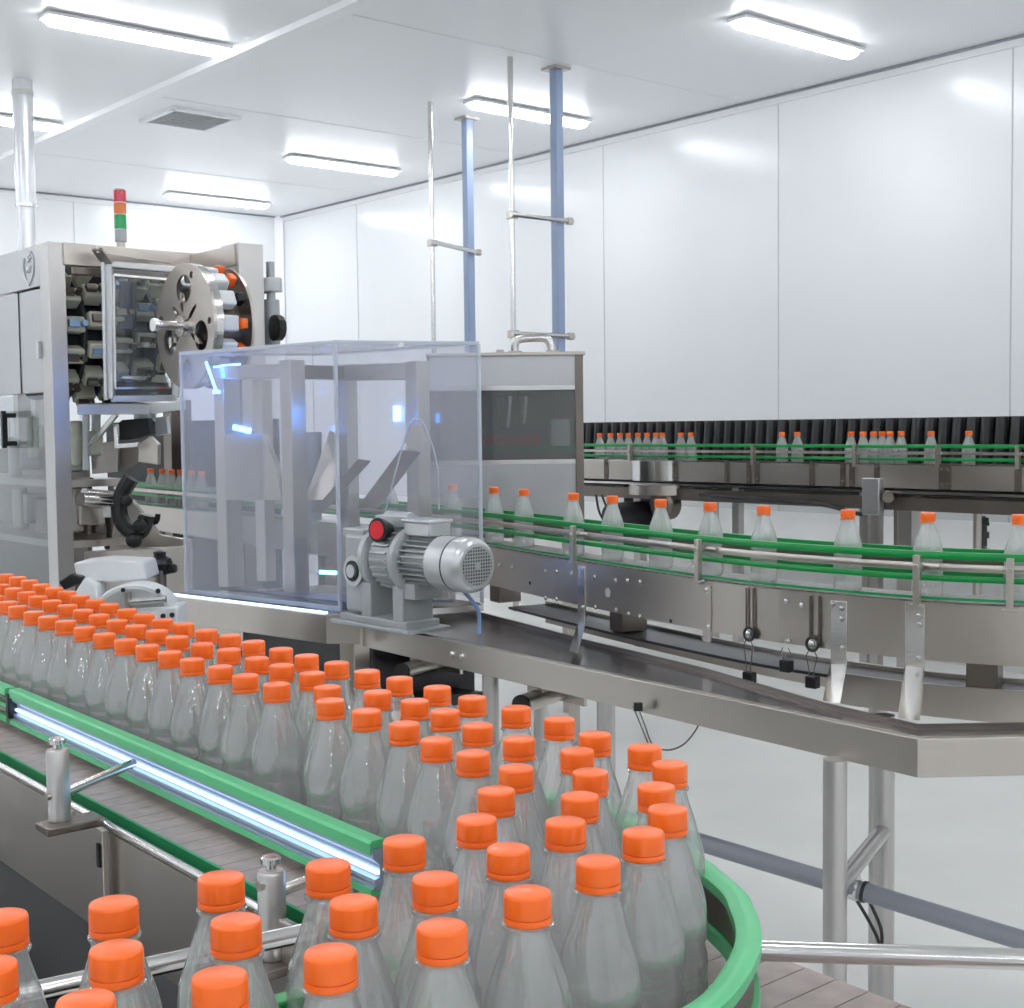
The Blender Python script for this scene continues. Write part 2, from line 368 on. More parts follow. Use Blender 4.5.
tie(q2, b2, 335, 'lower steel tie bar on the taller blue post, just above the cabinet')
# ------------------------------------------------------------------ corrugated black barrier at the right wall
t0 = R(10.2, .62, 0); 
bb = thing('ribbed_barrier', 'long black ribbed rubber barrier along the right wall behind the far conveyor', 'barrier', R(7, .62, 1.14))
mk('backing', MB().beam(R(3.9, .60, 1.335), R(12.5, .60, 1.335), .02, .28), 'black_plastic', bb)
rb = MB()
i = 0; a = 3.9
while a < 12.4:
    c = R(a, .66, 0); lean = -A2*.02
    rb.rings([(c+Z3*1.2, .037), (c+lean*.5+Z3*1.3, .036), (c+lean+Z3*1.465, .034), (c+lean+Z3*1.475, .03)], Z3, 8)
    a += .088
mk('rubber_rib', rb, 'black_rubber', bb)
mk('base_beam', MB().beam(R(3.9, .62, 1.17), R(12.5, .62, 1.17), .08, .06), 'steel_dark', bb)
for a in (4.5, 6.5, 8.5, 10.5, 12.2): mk('leg', MB().cyl(R(a, .62, 0), R(a, .62, 1.15), .025), 'steel', bb)
# ------------------------------------------------------------------ bottles
CAPD, BH, BR = .036, .200, .0352      # cap width, height, body radius
def bottle_body(ribbed):
    # (radius, height) profile of the outer wall, bottom to neck
    prof = [(.0, .004), (.018, .003), (.027, .0), (.031, .001), (.0337, .006), (.0346, .013), (.0347, .020), (.0336, .0235), (.0347, .027), (.0350, .040), (.0347, .0440), (.0340, .0465), (.0347, .049),
            (.0349, .060), (.0345, .068), (.0328, .0735), (.0322, .0770), (.0335, .0815), (.0348, .088), (.0350, .095), (.0344, .103), (.0328, .112), (.0304, .121), (.0276, .130), (.0248, .139),
            (.0222, .147), (.0199, .155), (.0180, .161), (.0168, .166), (.0163, .1690), (.0190, .1696), (.0192, .1714), (.0164, .172), (.0150, .176), (.0150, .190), (0, .190)]
    seg = 40; vs = []; fs = []; ZS = BH/.195
    for r, z in prof:
        for k in range(seg):
            a = 2*PI*k/seg; rr = r
            if .086 < z < .160:
                w = math.sin(PI*(z-.086)/.074); n = 12 if ribbed else 8
                rr += (.0014 if ribbed else .0017)*w*math.cos(n*a+z*(30 if not ribbed else 10))
            vs.append((rr*math.cos(a), rr*math.sin(a), z*ZS))
    n = len(prof)
    for i in range(n-1):
        for k in range(seg): fs.append((i*seg+k, i*seg+(k+1) % seg, (i+1)*seg+(k+1) % seg, (i+1)*seg+k))
    return MB().add(vs, fs)
def cap_mesh():
    prof = [(.0166, .1779), (.0178, .1785), (.0180, .1795), (.0179, .1925), (.0172, .1945), (.0160, .1950), (0, .1950)]
    return MB().lathe([(r, z+BH-.195) for r, z in prof], (0, 0, 0), Z3, 28, caps=False)
def band_mesh():
    prof = [(.0168, .1722), (.0178, .1727), (.0180, .1735), (.0180, .1770), (.0178, .1776), (.0166, .1778)]
    return MB().lathe([(r, z+BH-.195) for r, z in prof], (0, 0, 0), Z3, 28, caps=False)
def proto_bottle(ribbed):
    t = thing('bottle', 'bottle', 'bottle', (0, 0, 0))
    mk('bottle_body', bottle_body(ribbed), 'bottle_glass_ribbed' if ribbed else 'bottle_glass', t, ang=60)
    cp_ = mk('cap', cap_mesh(), 'cap_orange', t, label='orange screw cap', ang=50); mk('tamper_band', band_mesh(), 'cap_orange', cp_, ang=50)
    return t
PROTO = {}
def put_bottle(p_base, label, group, ribbed=False):
    if ribbed not in PROTO:
        PROTO[ribbed] = r = proto_bottle(ribbed)
    else:
        src = PROTO[ribbed]; r = src.copy(); COL.objects.link(r)
        for ch in list(src.children):
            c = ch.copy(); COL.objects.link(c); c.parent = r
            for sub in list(ch.children):
                e_ = sub.copy(); COL.objects.link(e_); e_.parent = c
    r.location = p_base; r.rotation_euler = (0, 0, random.uniform(0, 6.28)); r['label'] = label; r['category'] = 'bottle'; r['group'] = group
    return r
CAPC = .343; BELTC = CAPC+BH
rowD = [(5.4,574.2),(17.7,576.8),(29.4,580.2),(41,584.2),(53.1,588.1),(66.7,591.2),(80.2,595.5),(95.4,599.7),(109.6,603.8),(127,609.3),(144.5,613.9),(162.8,619.3),(183.5,623.5),(205.5,629.9),(229.6,635.1),(253.5,641),(281,648.4),(306.5,655.1),(336.7,662.2),(367,670.6),(399.5,677.8),(437.2,686.8),(472.3,696.8),(516.1,707.3),(559.4,718.4),(594.8,733.5)]
rowC = [(0.6,584.5),(14.2,588.1),(25.4,592.2),(37.7,596.1),(51.8,600.4),(67.3,604.9),(83.2,609.7),(99.3,614.7),(116.8,620),(136,625.4),(156.8,630.3),(178.2,636.1),(201.8,643.6),(228.7,649),(256.5,657.7),(281.3,664.8),(312,672.6),(327.3,686.4),(376.7,691.5),(414.9,700.2),(445,710.3),(477.6,724.5),(518.9,738),(577.2,750)]
rowA = [(-2,595.9),(7.7,601.5),(18,606),(33.8,611.6),(48.7,616.4),(65.8,620.9),(84.5,627),(104.5,633.5),(125.7,639.5),(147.2,645.1),(170,651.6),(192.2,658.9),(220.2,666.2),(245.3,674.9),(276.5,683.5),(331.1,699.6),(366.4,710.2),(404.2,723.2),(436.4,738.9),(473.1,752.2)]
rowF = [(644.9,746.5),(669.4,762.9),(590.4,771.3),(656.5,786.2),(667,807.8),(642.5,830.4),(516.1,767),(496.1,789.6),(579.9,795.3),(566.9,821),(476.5,818.1),(508.3,847.7),(598,859.9),(527.7,891.5),(404.4,839.4),(435.2,876.9),(441.9,925.4)]
rowE = [(327.9,863.8),(353.4,900.7),(330.5,951.4),(220.9,876.4),(235.7,919.8),(219.7,975),(113.5,901.9),(116.1,947.6),(85.7,999),(2,915.2),(-11,964)]
pts = []
def base_of(px, py):
    p = Lp(px, py, CAPC); p.z -= BH; return p
rowF.sort(key=lambda q: -q[1]); rowE.sort(key=lambda q: q[0])
for nm, row in (('D', rowD), ('C', rowC), ('A', rowA), ('F', rowF), ('E', rowE)):
    for i, q in enumerate(row): pts.append([base_of(*q), nm, i])
MIN = 2*BR+.0012
for it in range(60):        # bottles never overlap: push any pair that is too close apart
    for i in range(len(pts)):
        for j in range(i):
            d = pts[i][0]-pts[j][0]; d.z = 0; L = d.length
            if L < MIN:
                d.normalize(); pts[i][0] += d*((MIN-L)/2); pts[j][0] -= d*((MIN-L)/2)
for p, nm, i in pts:
    n = ordw(i+1)
    lab = {'D': f'orange-capped bottle, {n} from the left in the farthest row of the packed conveyor',
           'C': f'orange-capped bottle, {n} from the left in the middle row of the packed conveyor',
           'A': f'orange-capped bottle, {n} from the left in the row along the lit green guard',
           'F': f'orange-capped bottle in the corner inside the curved green rail, {n} from the camera',
           'E': f'orange-capped foreground bottle past the corner, cap {n} from the left at lower left'}[nm]
    p.z = H-BELTC+TILT*(p.y-1)
    put_bottle(p, lab, 'orange-capped bottles packed on the near conveyor')
# ------------------------------------------------------------------ near conveyor
O0 = Vector((-.31, 1.75, 0)); NA = Vector((-.64, .768, 0)).normalized(); NN = Vector((-NA.y, NA.x, 0))   # along the row, towards the guard side
def W(a, n, c):
    p = O0+NA*a+NN*n; p.z = H-c+TILT*(p.y-1); return p
UPN = (NA, NN, Z3)
nc = thing('belt_conveyor', 'near steel conveyor with slatted belt carrying packed orange-capped bottles round a corner', 'conveyor', W(0, 0, 1.2))
belt = MB(); a = -1.05
while a < 2.6:
    for n0, n1 in ((-.178, -.06), (-.058, .12)):
        belt.prism([W(a, n0, BELTC+.006), W(a+.0355, n0, BELTC+.006), W(a+.0355, n1, BELTC+.006), W(a, n1, BELTC+.006)], (0, 0, .0055))
    a += .037
mk('slat_belt', belt, 'belt', nc)
mk('belt_bed', MB().prism([W(-1.05, -.176, BELTC+.03), W(2.6, -.176, BELTC+.03), W(2.6, .12, BELTC+.03), W(-1.05, .12, BELTC+.03)], (0, 0, .0235)), 'belt_gap', nc)
mk('wear_strip', MB().prism([W(-1.05, .121, BELTC+.02), W(2.6, .121, BELTC+.02), W(2.6, .1255, BELTC+.02), W(-1.05, .1255, BELTC+.02)], (0, 0, .023)), 'green_dark', nc)
mk('ledge', MB().prism([W(-.35, .128, BELTC+.02), W(2.6, .128, BELTC+.02), W(2.6, .152, BELTC+.02), W(-.35, .152, BELTC+.02)], (0, 0, .010)), 'steel_dark', nc)
mk('edge_rod', MB().cyl(W(-.32, .150, BELTC+.001), W(2.6, .150, BELTC+.001), .0055, seg=12), 'steel_bright', nc)
sp_ = MB().prism([W(-.32, .152, BELTC+.007), W(2.6, .152, BELTC+.007), W(2.6, .152, BELTC+.153), W(-.32, .152, BELTC+.153)], NN*.004)
mk('side_panel', sp_, 'steel', nc)
mk('side_panel', MB().prism([W(-1.05, -.182, BELTC+.012), W(2.6, -.182, BELTC+.012), W(2.6, -.182, BELTC+.17), W(-1.05, -.182, BELTC+.17)], -NN*.004), 'steel', nc)
# guard between belt strip and bottles: prof (n, c)
def rail(a0, a1, prof, mat, name, parent, label=None, bev=0):
    vs = [W(a0, n, c) for n, c in prof]; ve = [W(a1, n, c) for n, c in prof]; k = len(prof)
    m = MB().add(vs+ve, [tuple(range(k)), tuple(range(2*k-1, k-1, -1))]+[(i, i+k, (i+1) % k+k, (i+1) % k) for i in range(k)])
    return mk(name, m, mat, parent, bev, label)
gA0, gA1 = -.30, .835
g = thing('lit_guard', 'straight green-edged steel guard with glowing light strip beside the front bottle row', 'guard', W(.2, .05, BELTC-.02))
rail(gA0, gA1, [(.040, .466), (.056, .466), (.059, .469), (.059, .4815), (.056, .4815), (.056, .475), (.040, .475)], 'green_rail_lit', 'top_edge', g)
rail(gA0, gA1, [(.042, .476), (.055, .476), (.055, .487), (.046, .495), (.046, .509), (.053, .511), (.0535, .515), (.051, .517), (.055, .519), (.055, .523), (.042, .523)], 'anodised', 'guard_profile', g)
rail(gA0, gA1, [(.0465, .5020), (.0500, .5020), (.0500, .5055), (.0465, .5055)], 'led_white', 'light_strip', g, 'glowing white-blue light strip')
rail(gA0, gA1, [(.040, .5235), (.058, .521), (.059, .528), (.040, .530)], 'green_rail_lit', 'bottom_edge', g)
mk('end_bracket', MB().box(W(gA1+.003, .054, .497), (.012, .016, .045), UPN), 'black_plastic', g, .002)
# rail to the left of the guard
lr = thing('side_rail', 'double green and steel guide rail left of the lit guard at the photo edge', 'rail', W(1.6, .05, BELTC-.02))
rail(gA1+.02, 2.4, [(.040, .468), (.057, .468), (.059, .471), (.059, .481), (.040, .481)], 'green_rail_lit', 'top_edge', lr)
rail(gA1+.02, 2.4, [(.040, .496), (.057, .496), (.057, .503), (.040, .503)], 'green_rail_lit', 'middle_edge', lr)
rail(gA1+.02, 2.4, [(.040, .518), (.058, .518), (.058, .529), (.040, .529)], 'green_rail_lit', 'bottom_edge', lr)
mk('steel_bar', MB().cyl(W(gA1+.02, .050, .489), W(2.4, .050, .489), .0055), 'steel_dark', lr)
mk('steel_bar', MB().cyl(W(gA1+.02, .050, .511), W(2.4, .050, .511), .0055), 'steel_dark', lr)
# rail supports: post with knob, arm, base plate, strut
def support(a, n_post, label, arm_a, top_c=.485, bot_c=.562, strut=True, arm_n=.058, arm_c=.488, kn=0):
    t = thing('rail_support', label, 'bracket', W(a, n_post, bot_c))
    mk('post', MB().lathe([(.0155, 0), (.0155, .094), (.0135, .097)], W(a, n_post, bot_c), Z3, 24), 'steel_vert', t)
    mk('knob', MB().lathe([(.006, .096), (.006, .104), (.011, .105), (.0115, .111), (.009, .113)], W(a, n_post, bot_c), Z3, 12), 'steel_bright', t)
    mk('arm', MB().cyl(W(a, n_post-.01, arm_c+.001), W(arm_a, arm_n, arm_c), .0068, seg=14), 'steel_bright', t)
    mk('base_plate', MB().box(W(a-.010, n_post-.012, bot_c+.006), (.045, .082, .011), UPN), 'steel_dark', t, .002)
    mk('set_screw', MB().cyl(W(a, n_post, .50)+NN*.012-NA*.004, W(a, n_post, .50)+NN*.019-NA*.004, .0055, seg=10), 'steel', t)
    if strut:
        mk('strut', MB().box(W(a-.062, n_post-.033, bot_c+.14), (.022, .008, .27), UPN), 'steel', t, .001)
        mk('slot_bolt', MB().box(W(a-.062, n_post-.028, bot_c+.04), (.008, .004, .032), UPN), 'black_plastic', t)
    return t
support(.246, .200, 'left rail support post with knob and angled arm to the lit guard', .324, bot_c=.536, arm_c=.499, kn=.095)
support(-.254, .158, 'right rail support post standing among the foreground caps, near the guard end', -.24, bot_c=.584, strut=False, arm_n=.058, arm_c=.512)
# second lane leaving the corner towards the lower left
C2 = Vector((-.12, 1.045, 0)); LD = Vector((-.85, -.53, 0)).normalized(); LN = Vector((-LD.y, LD.x, 0))   # lane direction; LN points to the near side
if LN.y > 0: LN = -LN
def W2(l, n, c):
    p = C2+LD*l+LN*n; p.z = H-c+TILT*(p.y-1); return p
UP2 = (LD, LN, Z3)
b2_ = MB(); l = -.26
while l < .75:
    b2_.prism([W2(l, -.05, BELTC+.0065), W2(l+.0355, -.05, BELTC+.0065), W2(l+.0355, .25, BELTC+.0065), W2(l, .25, BELTC+.0065)], (0, 0, .005)); l += .037
lane = thing('exit_conveyor', 'second belt lane leaving the corner toward the lower left under foreground bottles', 'conveyor', W2(.3, .1, 1.2))
mk('slat_belt', b2_, 'belt', lane)
mk('belt_bed', MB().prism([W2(.06, -.05, BELTC+.05), W2(.75, -.05, BELTC+.05), W2(.75, .25, BELTC+.05), W2(.06, .25, BELTC+.05)], (0, 0, .036)), 'belt_gap', lane)
mk('side_panel', MB().prism([W2(.02, -.055, BELTC+.01), W2(.75, -.055, BELTC+.01), W2(.75, -.055, BELTC+.15), W2(.02, -.055, BELTC+.15)], -LN*.004), 'steel_dark', lane)
mk('inner_rail', MB().prism([W2(.02, -.045, .470), W2(.75, -.045, .470), W2(.75, -.065, .470), W2(.02, -.065, .470)], (0, 0, .012)), 'green_rail', lane, .002, 'green inner rail strip')
mk('side_rod', MB().cyl(P(312, 931, .50), P(-40, 1008, .50), .0095, seg=14), 'steel_bright', lane)
mk('rod_bracket', MB().beam(P(312, 931, .50), W(-.30, .13, BELTC+.03), .02, .012), 'steel_dark', lane)
# outer curved rail
rp = [W(a, -.188, 0) for a in (2.5, 2.0, 1.5, 1.0, .5, 0, -.3, -.48)]
rp += [Lp(x, y, .455) for x, y in ((722, 880), (742, 908), (748, 938), (733, 972), (704, 1003))]
e = rp[-1]; rp += [e+Vector((-.055, -.05, 0)), e+Vector((-.13, -.105, 0)), e+LD*.3, e+LD*.8]
def smooth(pts, k=6):
    out = []; n = len(pts)
    for i in range(n-1):
        p0, p1, p2, p3 = pts[max(i-1, 0)], pts[i], pts[i+1], pts[min(i+2, n-1)]
        for j in range(k):
            t = j/k; out.append(.5*((2*p1)+(p2-p0)*t+(2*p0-5*p1+4*p2-p3)*t*t+(3*p1-p0-3*p2+p3)*t*t*t))
    return out+[pts[-1]]
rp = smooth(rp)
for p in rp: p.z = H+TILT*(p.y-1)
orl = thing('curved_rail', 'wide green outer guide rail curving round the near conveyor corner', 'rail', (.2, 1.2, H-BELTC-.01))
def swp(path, prof, mat, name, parent, bev=0, label=None): return mk(name, MB().sweep(path, prof), mat, parent, bev, label)
swp(rp, [(-.011, -.467), (-.011, -.457), (-.006, -.4545), (.008, -.4545), (.012, -.457), (.012, -.467)], 'green_rail_lit', 'top_edge', orl)
swp(rp, [(-.005, -.467), (.005, -.467), (.005, -.506), (-.005, -.506)], 'steel_dark', 'rail_plate', orl)
swp(rp, [(-.010, -.506), (.010, -.506), (.011, -.514), (.010, -.520), (-.010, -.520)], 'green_rail_lit', 'bottom_edge', orl)
rr0, rr1 = P(752, 950, .487), P(1040, 960, .487)
rrd = (rr1-rr0).normalized()
o = mk('rail_support_rod', MB().cyl(rr0+rrd*.0, rr1+rrd*.4, .0095, seg=18), 'steel_bright', None, base=rr0)
tag(o, 'polished horizontal steel rod running right from the curved green rail', 'rod')
mk('leg', MB().beam(W(.1, .13, BELTC+.2), W(.1, .13, 5)*1.0+Z3*0, .04, .04), 'steel', nc) if False else None
for a in (1.9, .9, -.2):
    for n in (.12, -.15):
        p = W(a, n, BELTC+.03); mk('leg', MB().beam((p.x, p.y, 0), p, .04, .04, NA), 'steel', nc)
for l, n in ((.2, .02), (.65, .02), (.2, .2), (.65, .2)):
    p = W2(l, n, BELTC+.05); mk('leg', MB().beam((p.x, p.y, 0), p, .035, .035, LD), 'steel_dark', lane)
# dark drip tray between the lanes
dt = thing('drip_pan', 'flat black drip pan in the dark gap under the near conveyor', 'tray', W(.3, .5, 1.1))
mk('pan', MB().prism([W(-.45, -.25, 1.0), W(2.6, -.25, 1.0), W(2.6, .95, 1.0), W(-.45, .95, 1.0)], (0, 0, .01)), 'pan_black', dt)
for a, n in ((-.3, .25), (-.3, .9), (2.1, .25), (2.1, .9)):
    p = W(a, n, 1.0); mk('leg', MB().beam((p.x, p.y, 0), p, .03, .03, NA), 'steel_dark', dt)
# ------------------------------------------------------------------ middle conveyor
def projx(p):
    v = p-Vector((0, 0, H)); return 512+F*v.dot(Rt)/v.dot(Fw)
MC, MB_ = .215, .415                   # cap height and belt height below the eye
mp_ = [(-2.35, 8.17), (-2.058, 7.76), (-1.28, 6.66), (-.5, 5.54), (-.06, 4.84), (.2, 4.34), (.43, 3.915), (.66, 3.54), (.83, 3.34), (.99, 3.19), (1.19, 3.08), (1.45, 3.00), (1.8, 2.95)]
mpath = smooth([Vector((x, y, H)) for x, y in mp_], 10)[::-1]      # from the right end to the far left; +offset = camera side
def offs(path, o):
    out = []
    for i, p in enumerate(path):
        d = (path[min(i+1, len(path)-1)]-path[max(i-1, 0)]); d.z = 0; d.normalize(); out.append((p+Vector((-d.y, d.x, 0))*o, d))
    return out
def at_px(px, o, c):                    # point of the conveyor at this side offset that lies in the photo column px
    pts_ = offs(mpath, o)
    best = None
    for (a, da), (b, db) in zip(pts_, pts_[1:]):
        a = a-Z3*c; b = b-Z3*c; xa, xb = projx(a), projx(b)
        if (xa-px)*(xb-px) <= 0 and abs(xa-xb) > 1e-6:
            t = (px-xa)/(xb-xa); q = a.lerp(b, t); d = da.lerp(db, t).normalized(); best = (q, d, Vector((-d.y, d.x, 0))); 
            if q.y > 1: break
    return best
mcv = thing('curved_conveyor', 'long steel conveyor with green rails curving through the middle, one row of bottles', 'conveyor', (.43, 3.9, H-.55))
def msw(prof, mat, name, p0=0, p1=None, bev=0, parent=None, label=None):
    return mk(name, MB().sweep(mpath[p0:p1], prof), mat, parent or mcv, bev, label)
msw([(-.075, -MB_), (.075, -MB_), (.075, -MB_-.012), (-.075, -MB_-.012)], 'belt_wet', 'slat_belt')
# front plate split at its seams
seams = [1200, 855, 706, 645, 624, 590, 551, 500, 420, 300, 150, -60]
def seg_path(pa, pb, o):
    ia = [p for p in offs(mpath, o)]
    A_ = at_px(pa, o, .5); B_ = at_px(pb, o, .5)
    return A_, B_
def plate_between(xa, xb, o, c0, c1, th):
    sub = []; fine = smooth(mpath, 4); pts_ = [q for q, d in offs(fine, o)]
    for q in pts_:
        x = projx(q-Z3*.48)
        if min(xa, xb) <= x <= max(xa, xb) and q.y > 1.5: sub.append(q)
    a = at_px(xa, o, .48); b = at_px(xb, o, .48)
    sub = ([a[0]+Z3*.48] if a else [])+sub+([b[0]+Z3*.48] if b else [])
    clean = [sub[0]]
    for q in sub[1:]:
        if (q-clean[-1]).length > .004: clean.append(q)
    return MB().sweep(clean, [(0, -c0), (th, -c0), (th, -c1), (0, -c1)])
for xa, xb in zip(seams, seams[1:]):
    m = plate_between(xa+1.2, xb-.4, .083, .418, .552, .004)
    mk('side_plate', m, 'steel', mcv)
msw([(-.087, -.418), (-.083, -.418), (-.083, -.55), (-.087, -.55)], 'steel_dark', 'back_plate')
msw([(-.08, -.5), (.08, -.5), (.08, -.506), (-.08, -.506)], 'dark_void', 'floor_plate')
msw([(.077, -.404), (.083, -.404), (.083, -.410), (.077, -.410)], 'green_dark', 'wear_strip')
msw([(.044, -.302), (.058, -.302), (.060, -.307), (.060, -.316), (.058, -.319), (.044, -.319)], 'green_rail', 'front_rail')
msw([(.050, -.329), (.060, -.329), (.062, -.334), (.062, -.341), (.060, -.346), (.050, -.346)], 'steel', 'rail_bar')
msw([(.044, -.357), (.056, -.357), (.058, -.361), (.058, -.366), (.056, -.370), (.044, -.370)], 'green_rail', 'front_rail')
msw([(-.058, -.302), (-.044, -.302), (-.044, -.319), (-.058, -.319), (-.060, -.311)], 'green_rail', 'rear_rail')
msw([(-.058, -.352), (-.044, -.352), (-.044, -.370), (-.058, -.370)], 'green_rail', 'rear_rail')
msw([(-.062, -.329), (-.050, -.329), (-.050, -.346), (-.062, -.346)], 'steel_dark', 'rail_bar')
def on_plate(px, py, o=.088):           # point on the front plate seen at (px, py)
    lo, hi = .2, .8
    for _ in range(40):
        c = (lo+hi)/2; q = at_px(px, o, c); v = q[0]-Vector((0, 0, H)); y = 504-F*v.dot(Up)/v.dot(Fw)
        if y < py: lo = c
        else: hi = c
    return q
for x, y in [(546, 571), (557, 571), (546, 598), (557, 599), (572, 573), (595, 577), (616, 580), (596, 607), (617, 610), (628, 580), (640.5, 582), (629, 614), (640, 616.5), (583, 607), (707, 590), (709, 627), (787, 601), (802, 605), (788, 641), (842, 608), (842, 618.5), (843, 648), (833, 604), (919, 615.5), (920, 624), (919, 658), (500, 565), (513, 567)]:
    q, d, n = on_plate(x, y, .0905); mk('bolt', MB().bolt(q, n, .0058), 'steel_bright', mcv)
ho = MB()
for x, y in [(530, 583), (671, 621)]:
    q, d, n = on_plate(x, y, .088); ho.cyl(q, q+n*.0015, .006, seg=12)
mk('plate_hole', ho, 'black_plastic', mcv)
q, d, n = on_plate(608, 592.5, .088); mk('round_sticker', MB().cyl(q, q+n*.001, .0135, seg=20), 'sticker', mcv, label='round pale sticker')
# clamp posts carrying the rails, with arms
for x in (573, 698, 917, 430, 1010):
    q, d, n = at_px(x, .092, .37)
    m = MB().beam(q-Z3*.055, q+Z3*.062, .016, .016, d); m.cyl(q+d*.018-n*.028+Z3*.035, q-d*.045-n*.028+Z3*.035, .0055, seg=10)
    m.cyl(q-n*.035+Z3*.035, q+n*.012+Z3*.035, .007, seg=10)
    m.box(q-Z3*.055-n*.002, (.034, .020, .006), (d, n, Z3))
    mk('rail_post', m, 'steel', mcv, .0015)
for x in (698,):
    q, d, n = at_px(x, .1, .37); mk('swivel_arm', MB().cyl(q+d*.02-Z3*.0, q+d*.055-Z3*.02, .005, seg=8).cyl(q-d*.0-Z3*.052, q-d*.03-Z3*.045, .004, seg=8), 'steel_bright', mcv)
# vertical straps on the plate and bent feet standing on the drip table
TC = .63
def strap(x, ytop, ybot, w):
    a = on_plate(x, ytop, .089); b = on_plate(x, ybot, .089); return MB().beam(a[0], b[0], w, .005, a[2])
mk('strap', strap(707, 585, 642, .032), 'steel', mcv, .001)
for x, y0, y1, w, toe in [(582, 566, 624, .042, (574, 652)), (839, 601, 664, .045, (832, 702)), (915, 603, 666, .046, (909, 719))]:
    m = strap(x, y0, y1, w); a = on_plate(x, y1, .089); t = P(*toe, TC-.014)
    m.prism([a[0]+a[1]*(w/2), a[0]-a[1]*(w/2), Vector((t.x, t.y, t.z))-a[1]*(w/2), Vector((t.x, t.y, t.z))+a[1]*(w/2)], a[2]*.004)
    mk('bent_foot', m, 'steel_bright', mcv, .001)
# twin thin rods on the plate
for xs in ((746.5, 753.5), (810, 819)):
    m = MB()
    for x in xs: m.cyl(on_plate(x, 588 if x < 800 else 596, .092)[0], on_plate(x, 632 if x < 800 else 642, .092)[0], .0028, seg=8)
    mk('thin_rod', m, 'steel_dark', mcv)
# legs of the conveyor standing behind the drip table
for x, zb in ((505, H-.62), (628, H-.62), (985, H-.62), (330, 0), (250, 0)):
    q, d, n = at_px(x, 0, .5); mk('support_block', MB().beam((q.x, q.y, zb), (q.x, q.y, H-.5), .09, .07, d), 'steel_dark', mcv, .003)
# bottles riding on it
def on_path(px):
    q = at_px(px, 0, MC)[0]; return Vector((q.x, q.y, H-MB_))
mids = [389.6, 419.5, 452.4, 493.8, 523.8, 573.4, 612.3, 660.6, 710.3, 763.8, 848, 928, 1020]
for i, x in enumerate(mids):
    put_bottle(on_path(x), f'orange-capped bottle in single file between green rails mid photo, {ordw(i+1)} from the left', 'single-file bottles on the curved conveyor', True)
for i, x in enumerate([150.5, 162.3, 171.5, 180.5, 191, 201.5]):
    put_bottle(on_path(x), f'small orange-capped bottle inside the left machine opening, {ordw(i+1)} from the left', 'bottles leaving the left machine', True)
# hanging weights
def weight(x, y_ring, y_block, label, ring=True):
    q, d, n = on_plate(x, y_ring, .094); b = on_plate(x-.5, y_block, .094)[0]
    t = thing('hanging_weight', label, 'clip', b, 'black clips hanging on the conveyor side')
    if ring:
        path = [q+n*.004+(d*math.cos(a)+Z3*math.sin(a))*.0165 for a in [2*PI*k/20 for k in range(21)]]
        mk('ring', MB().tube(path, .0035, 8), 'black_rubber', t); mk('disc', MB().bolt(q, n, .0105), 'steel_bright', t)
    m = MB()
    for s in (-1, 1):
        m.tube([q+n*.006-Z3*.016+d*(s*.008), q+n*.006-Z3*.03+d*(s*.016), b+n*.004+Z3*.03+d*(s*.007), b+n*.004+d*(s*.009)], .0014, 6)
    mk('wire_loop', m, 'steel_dark', t)
    mk('block', MB().box(b, (.032, .022, .030), (d, n, Z3)), 'black_plastic', t, .003)
weight(750, 634, 677.5, 'left black clip hanging from a ring on the curved conveyor side')
weight(787, 641, 666, 'small middle black clip hanging from a bolt on the curved conveyor side', False)
weight(813, 644, 682, 'right black clip with twisted wire hanging from a ring on the conveyor side')
# ------------------------------------------------------------------ drip table under it
tb = thing('drip_table', 'long steel drip table with dark wet top running below the curved conveyor', 'table', (.3, 3.3, 0))
fx = [P(345, 640, .63), P(363, 624, TC), P(480, 648, TC), P(600, 672, TC), P(760, 706, TC), P(918, 738, TC)]
fr_ = [P(363, 623, TC), P(918, 739.5, TC)]
dirF = (fr_[1]-fr_[0]).normalized(); nF = Vector((dirF.y, -dirF.x, 0)); nF = -nF if nF.y > 0 else nF
right_end = fr_[1]+Vector((.9, .03, 0))
front = [fr_[0], fr_[1], right_end]
back_e = [P(363, 590, TC), P(480, 612, TC), P(591, 641, TC), P(704, 668, TC), P(825, 703, TC), P(917, 724, TC), right_end+Vector((0, .11, 0))]
mk('tray_top', MB().prism([p-Z3*.012 for p in front]+[p-Z3*.012 for p in reversed(back_e)], (0, 0, -.006)), 'steel_wet', tb)
prof = [(0, .0), (-.02, .0), (-.024, -.010), (-.003, -.012), (-.003, -.078), (0, -.078)]   # lip and fascia; offset sign set by path direction
mk('front_beam', MB().sweep(front, [(-.004, .002), (.020, .002), (.024, -.012), (.006, -.012), (.006, -.076), (-.004, -.076)]), 'steel', tb, .0015)
mk('back_beam', MB().sweep(back_e, [(-.004, .0), (.004, .0), (.004, -.05), (-.004, -.05)]), 'steel_dark', tb)
for x, y in ((441, 650.5), (452, 652.5)):
    p = P(x, y, TC+.02); q = fr_[0]+dirF*((p-fr_[0]).dot(dirF)); q.z = H-TC-.035; mk('bolt', MB().bolt(q+nF*.004, nF, .008), 'steel_bright', tb)
def tleg(px, py, depth, name='leg', r=.025, top=H-TC-.07, square=False):
    p = PY(px, py, depth); m = MB()
    if square: m.beam((p.x, p.y, 0), (p.x, p.y, top), r*2, r*2, dirF)
    else: m.cyl((p.x, p.y, 0), (p.x, p.y, top), r, seg=20)
    m.cyl((p.x, p.y, 0), (p.x, p.y, .05), r*1.05, r*1.02, seg=16)
    mk(name, m, 'steel_vert', tb); return p
l1 = tleg(835, 800, 2.78); l2 = tleg(884, 800, 3.2)
tleg(491, 720, 4.0); tleg(541, 720, 3.95, r=.022); tleg(606, 720, 3.62); tleg(352, 660, 4.6, r=.035, square=True); tleg(425, 700, 4.6)
tleg(1100, 800, 2.75)
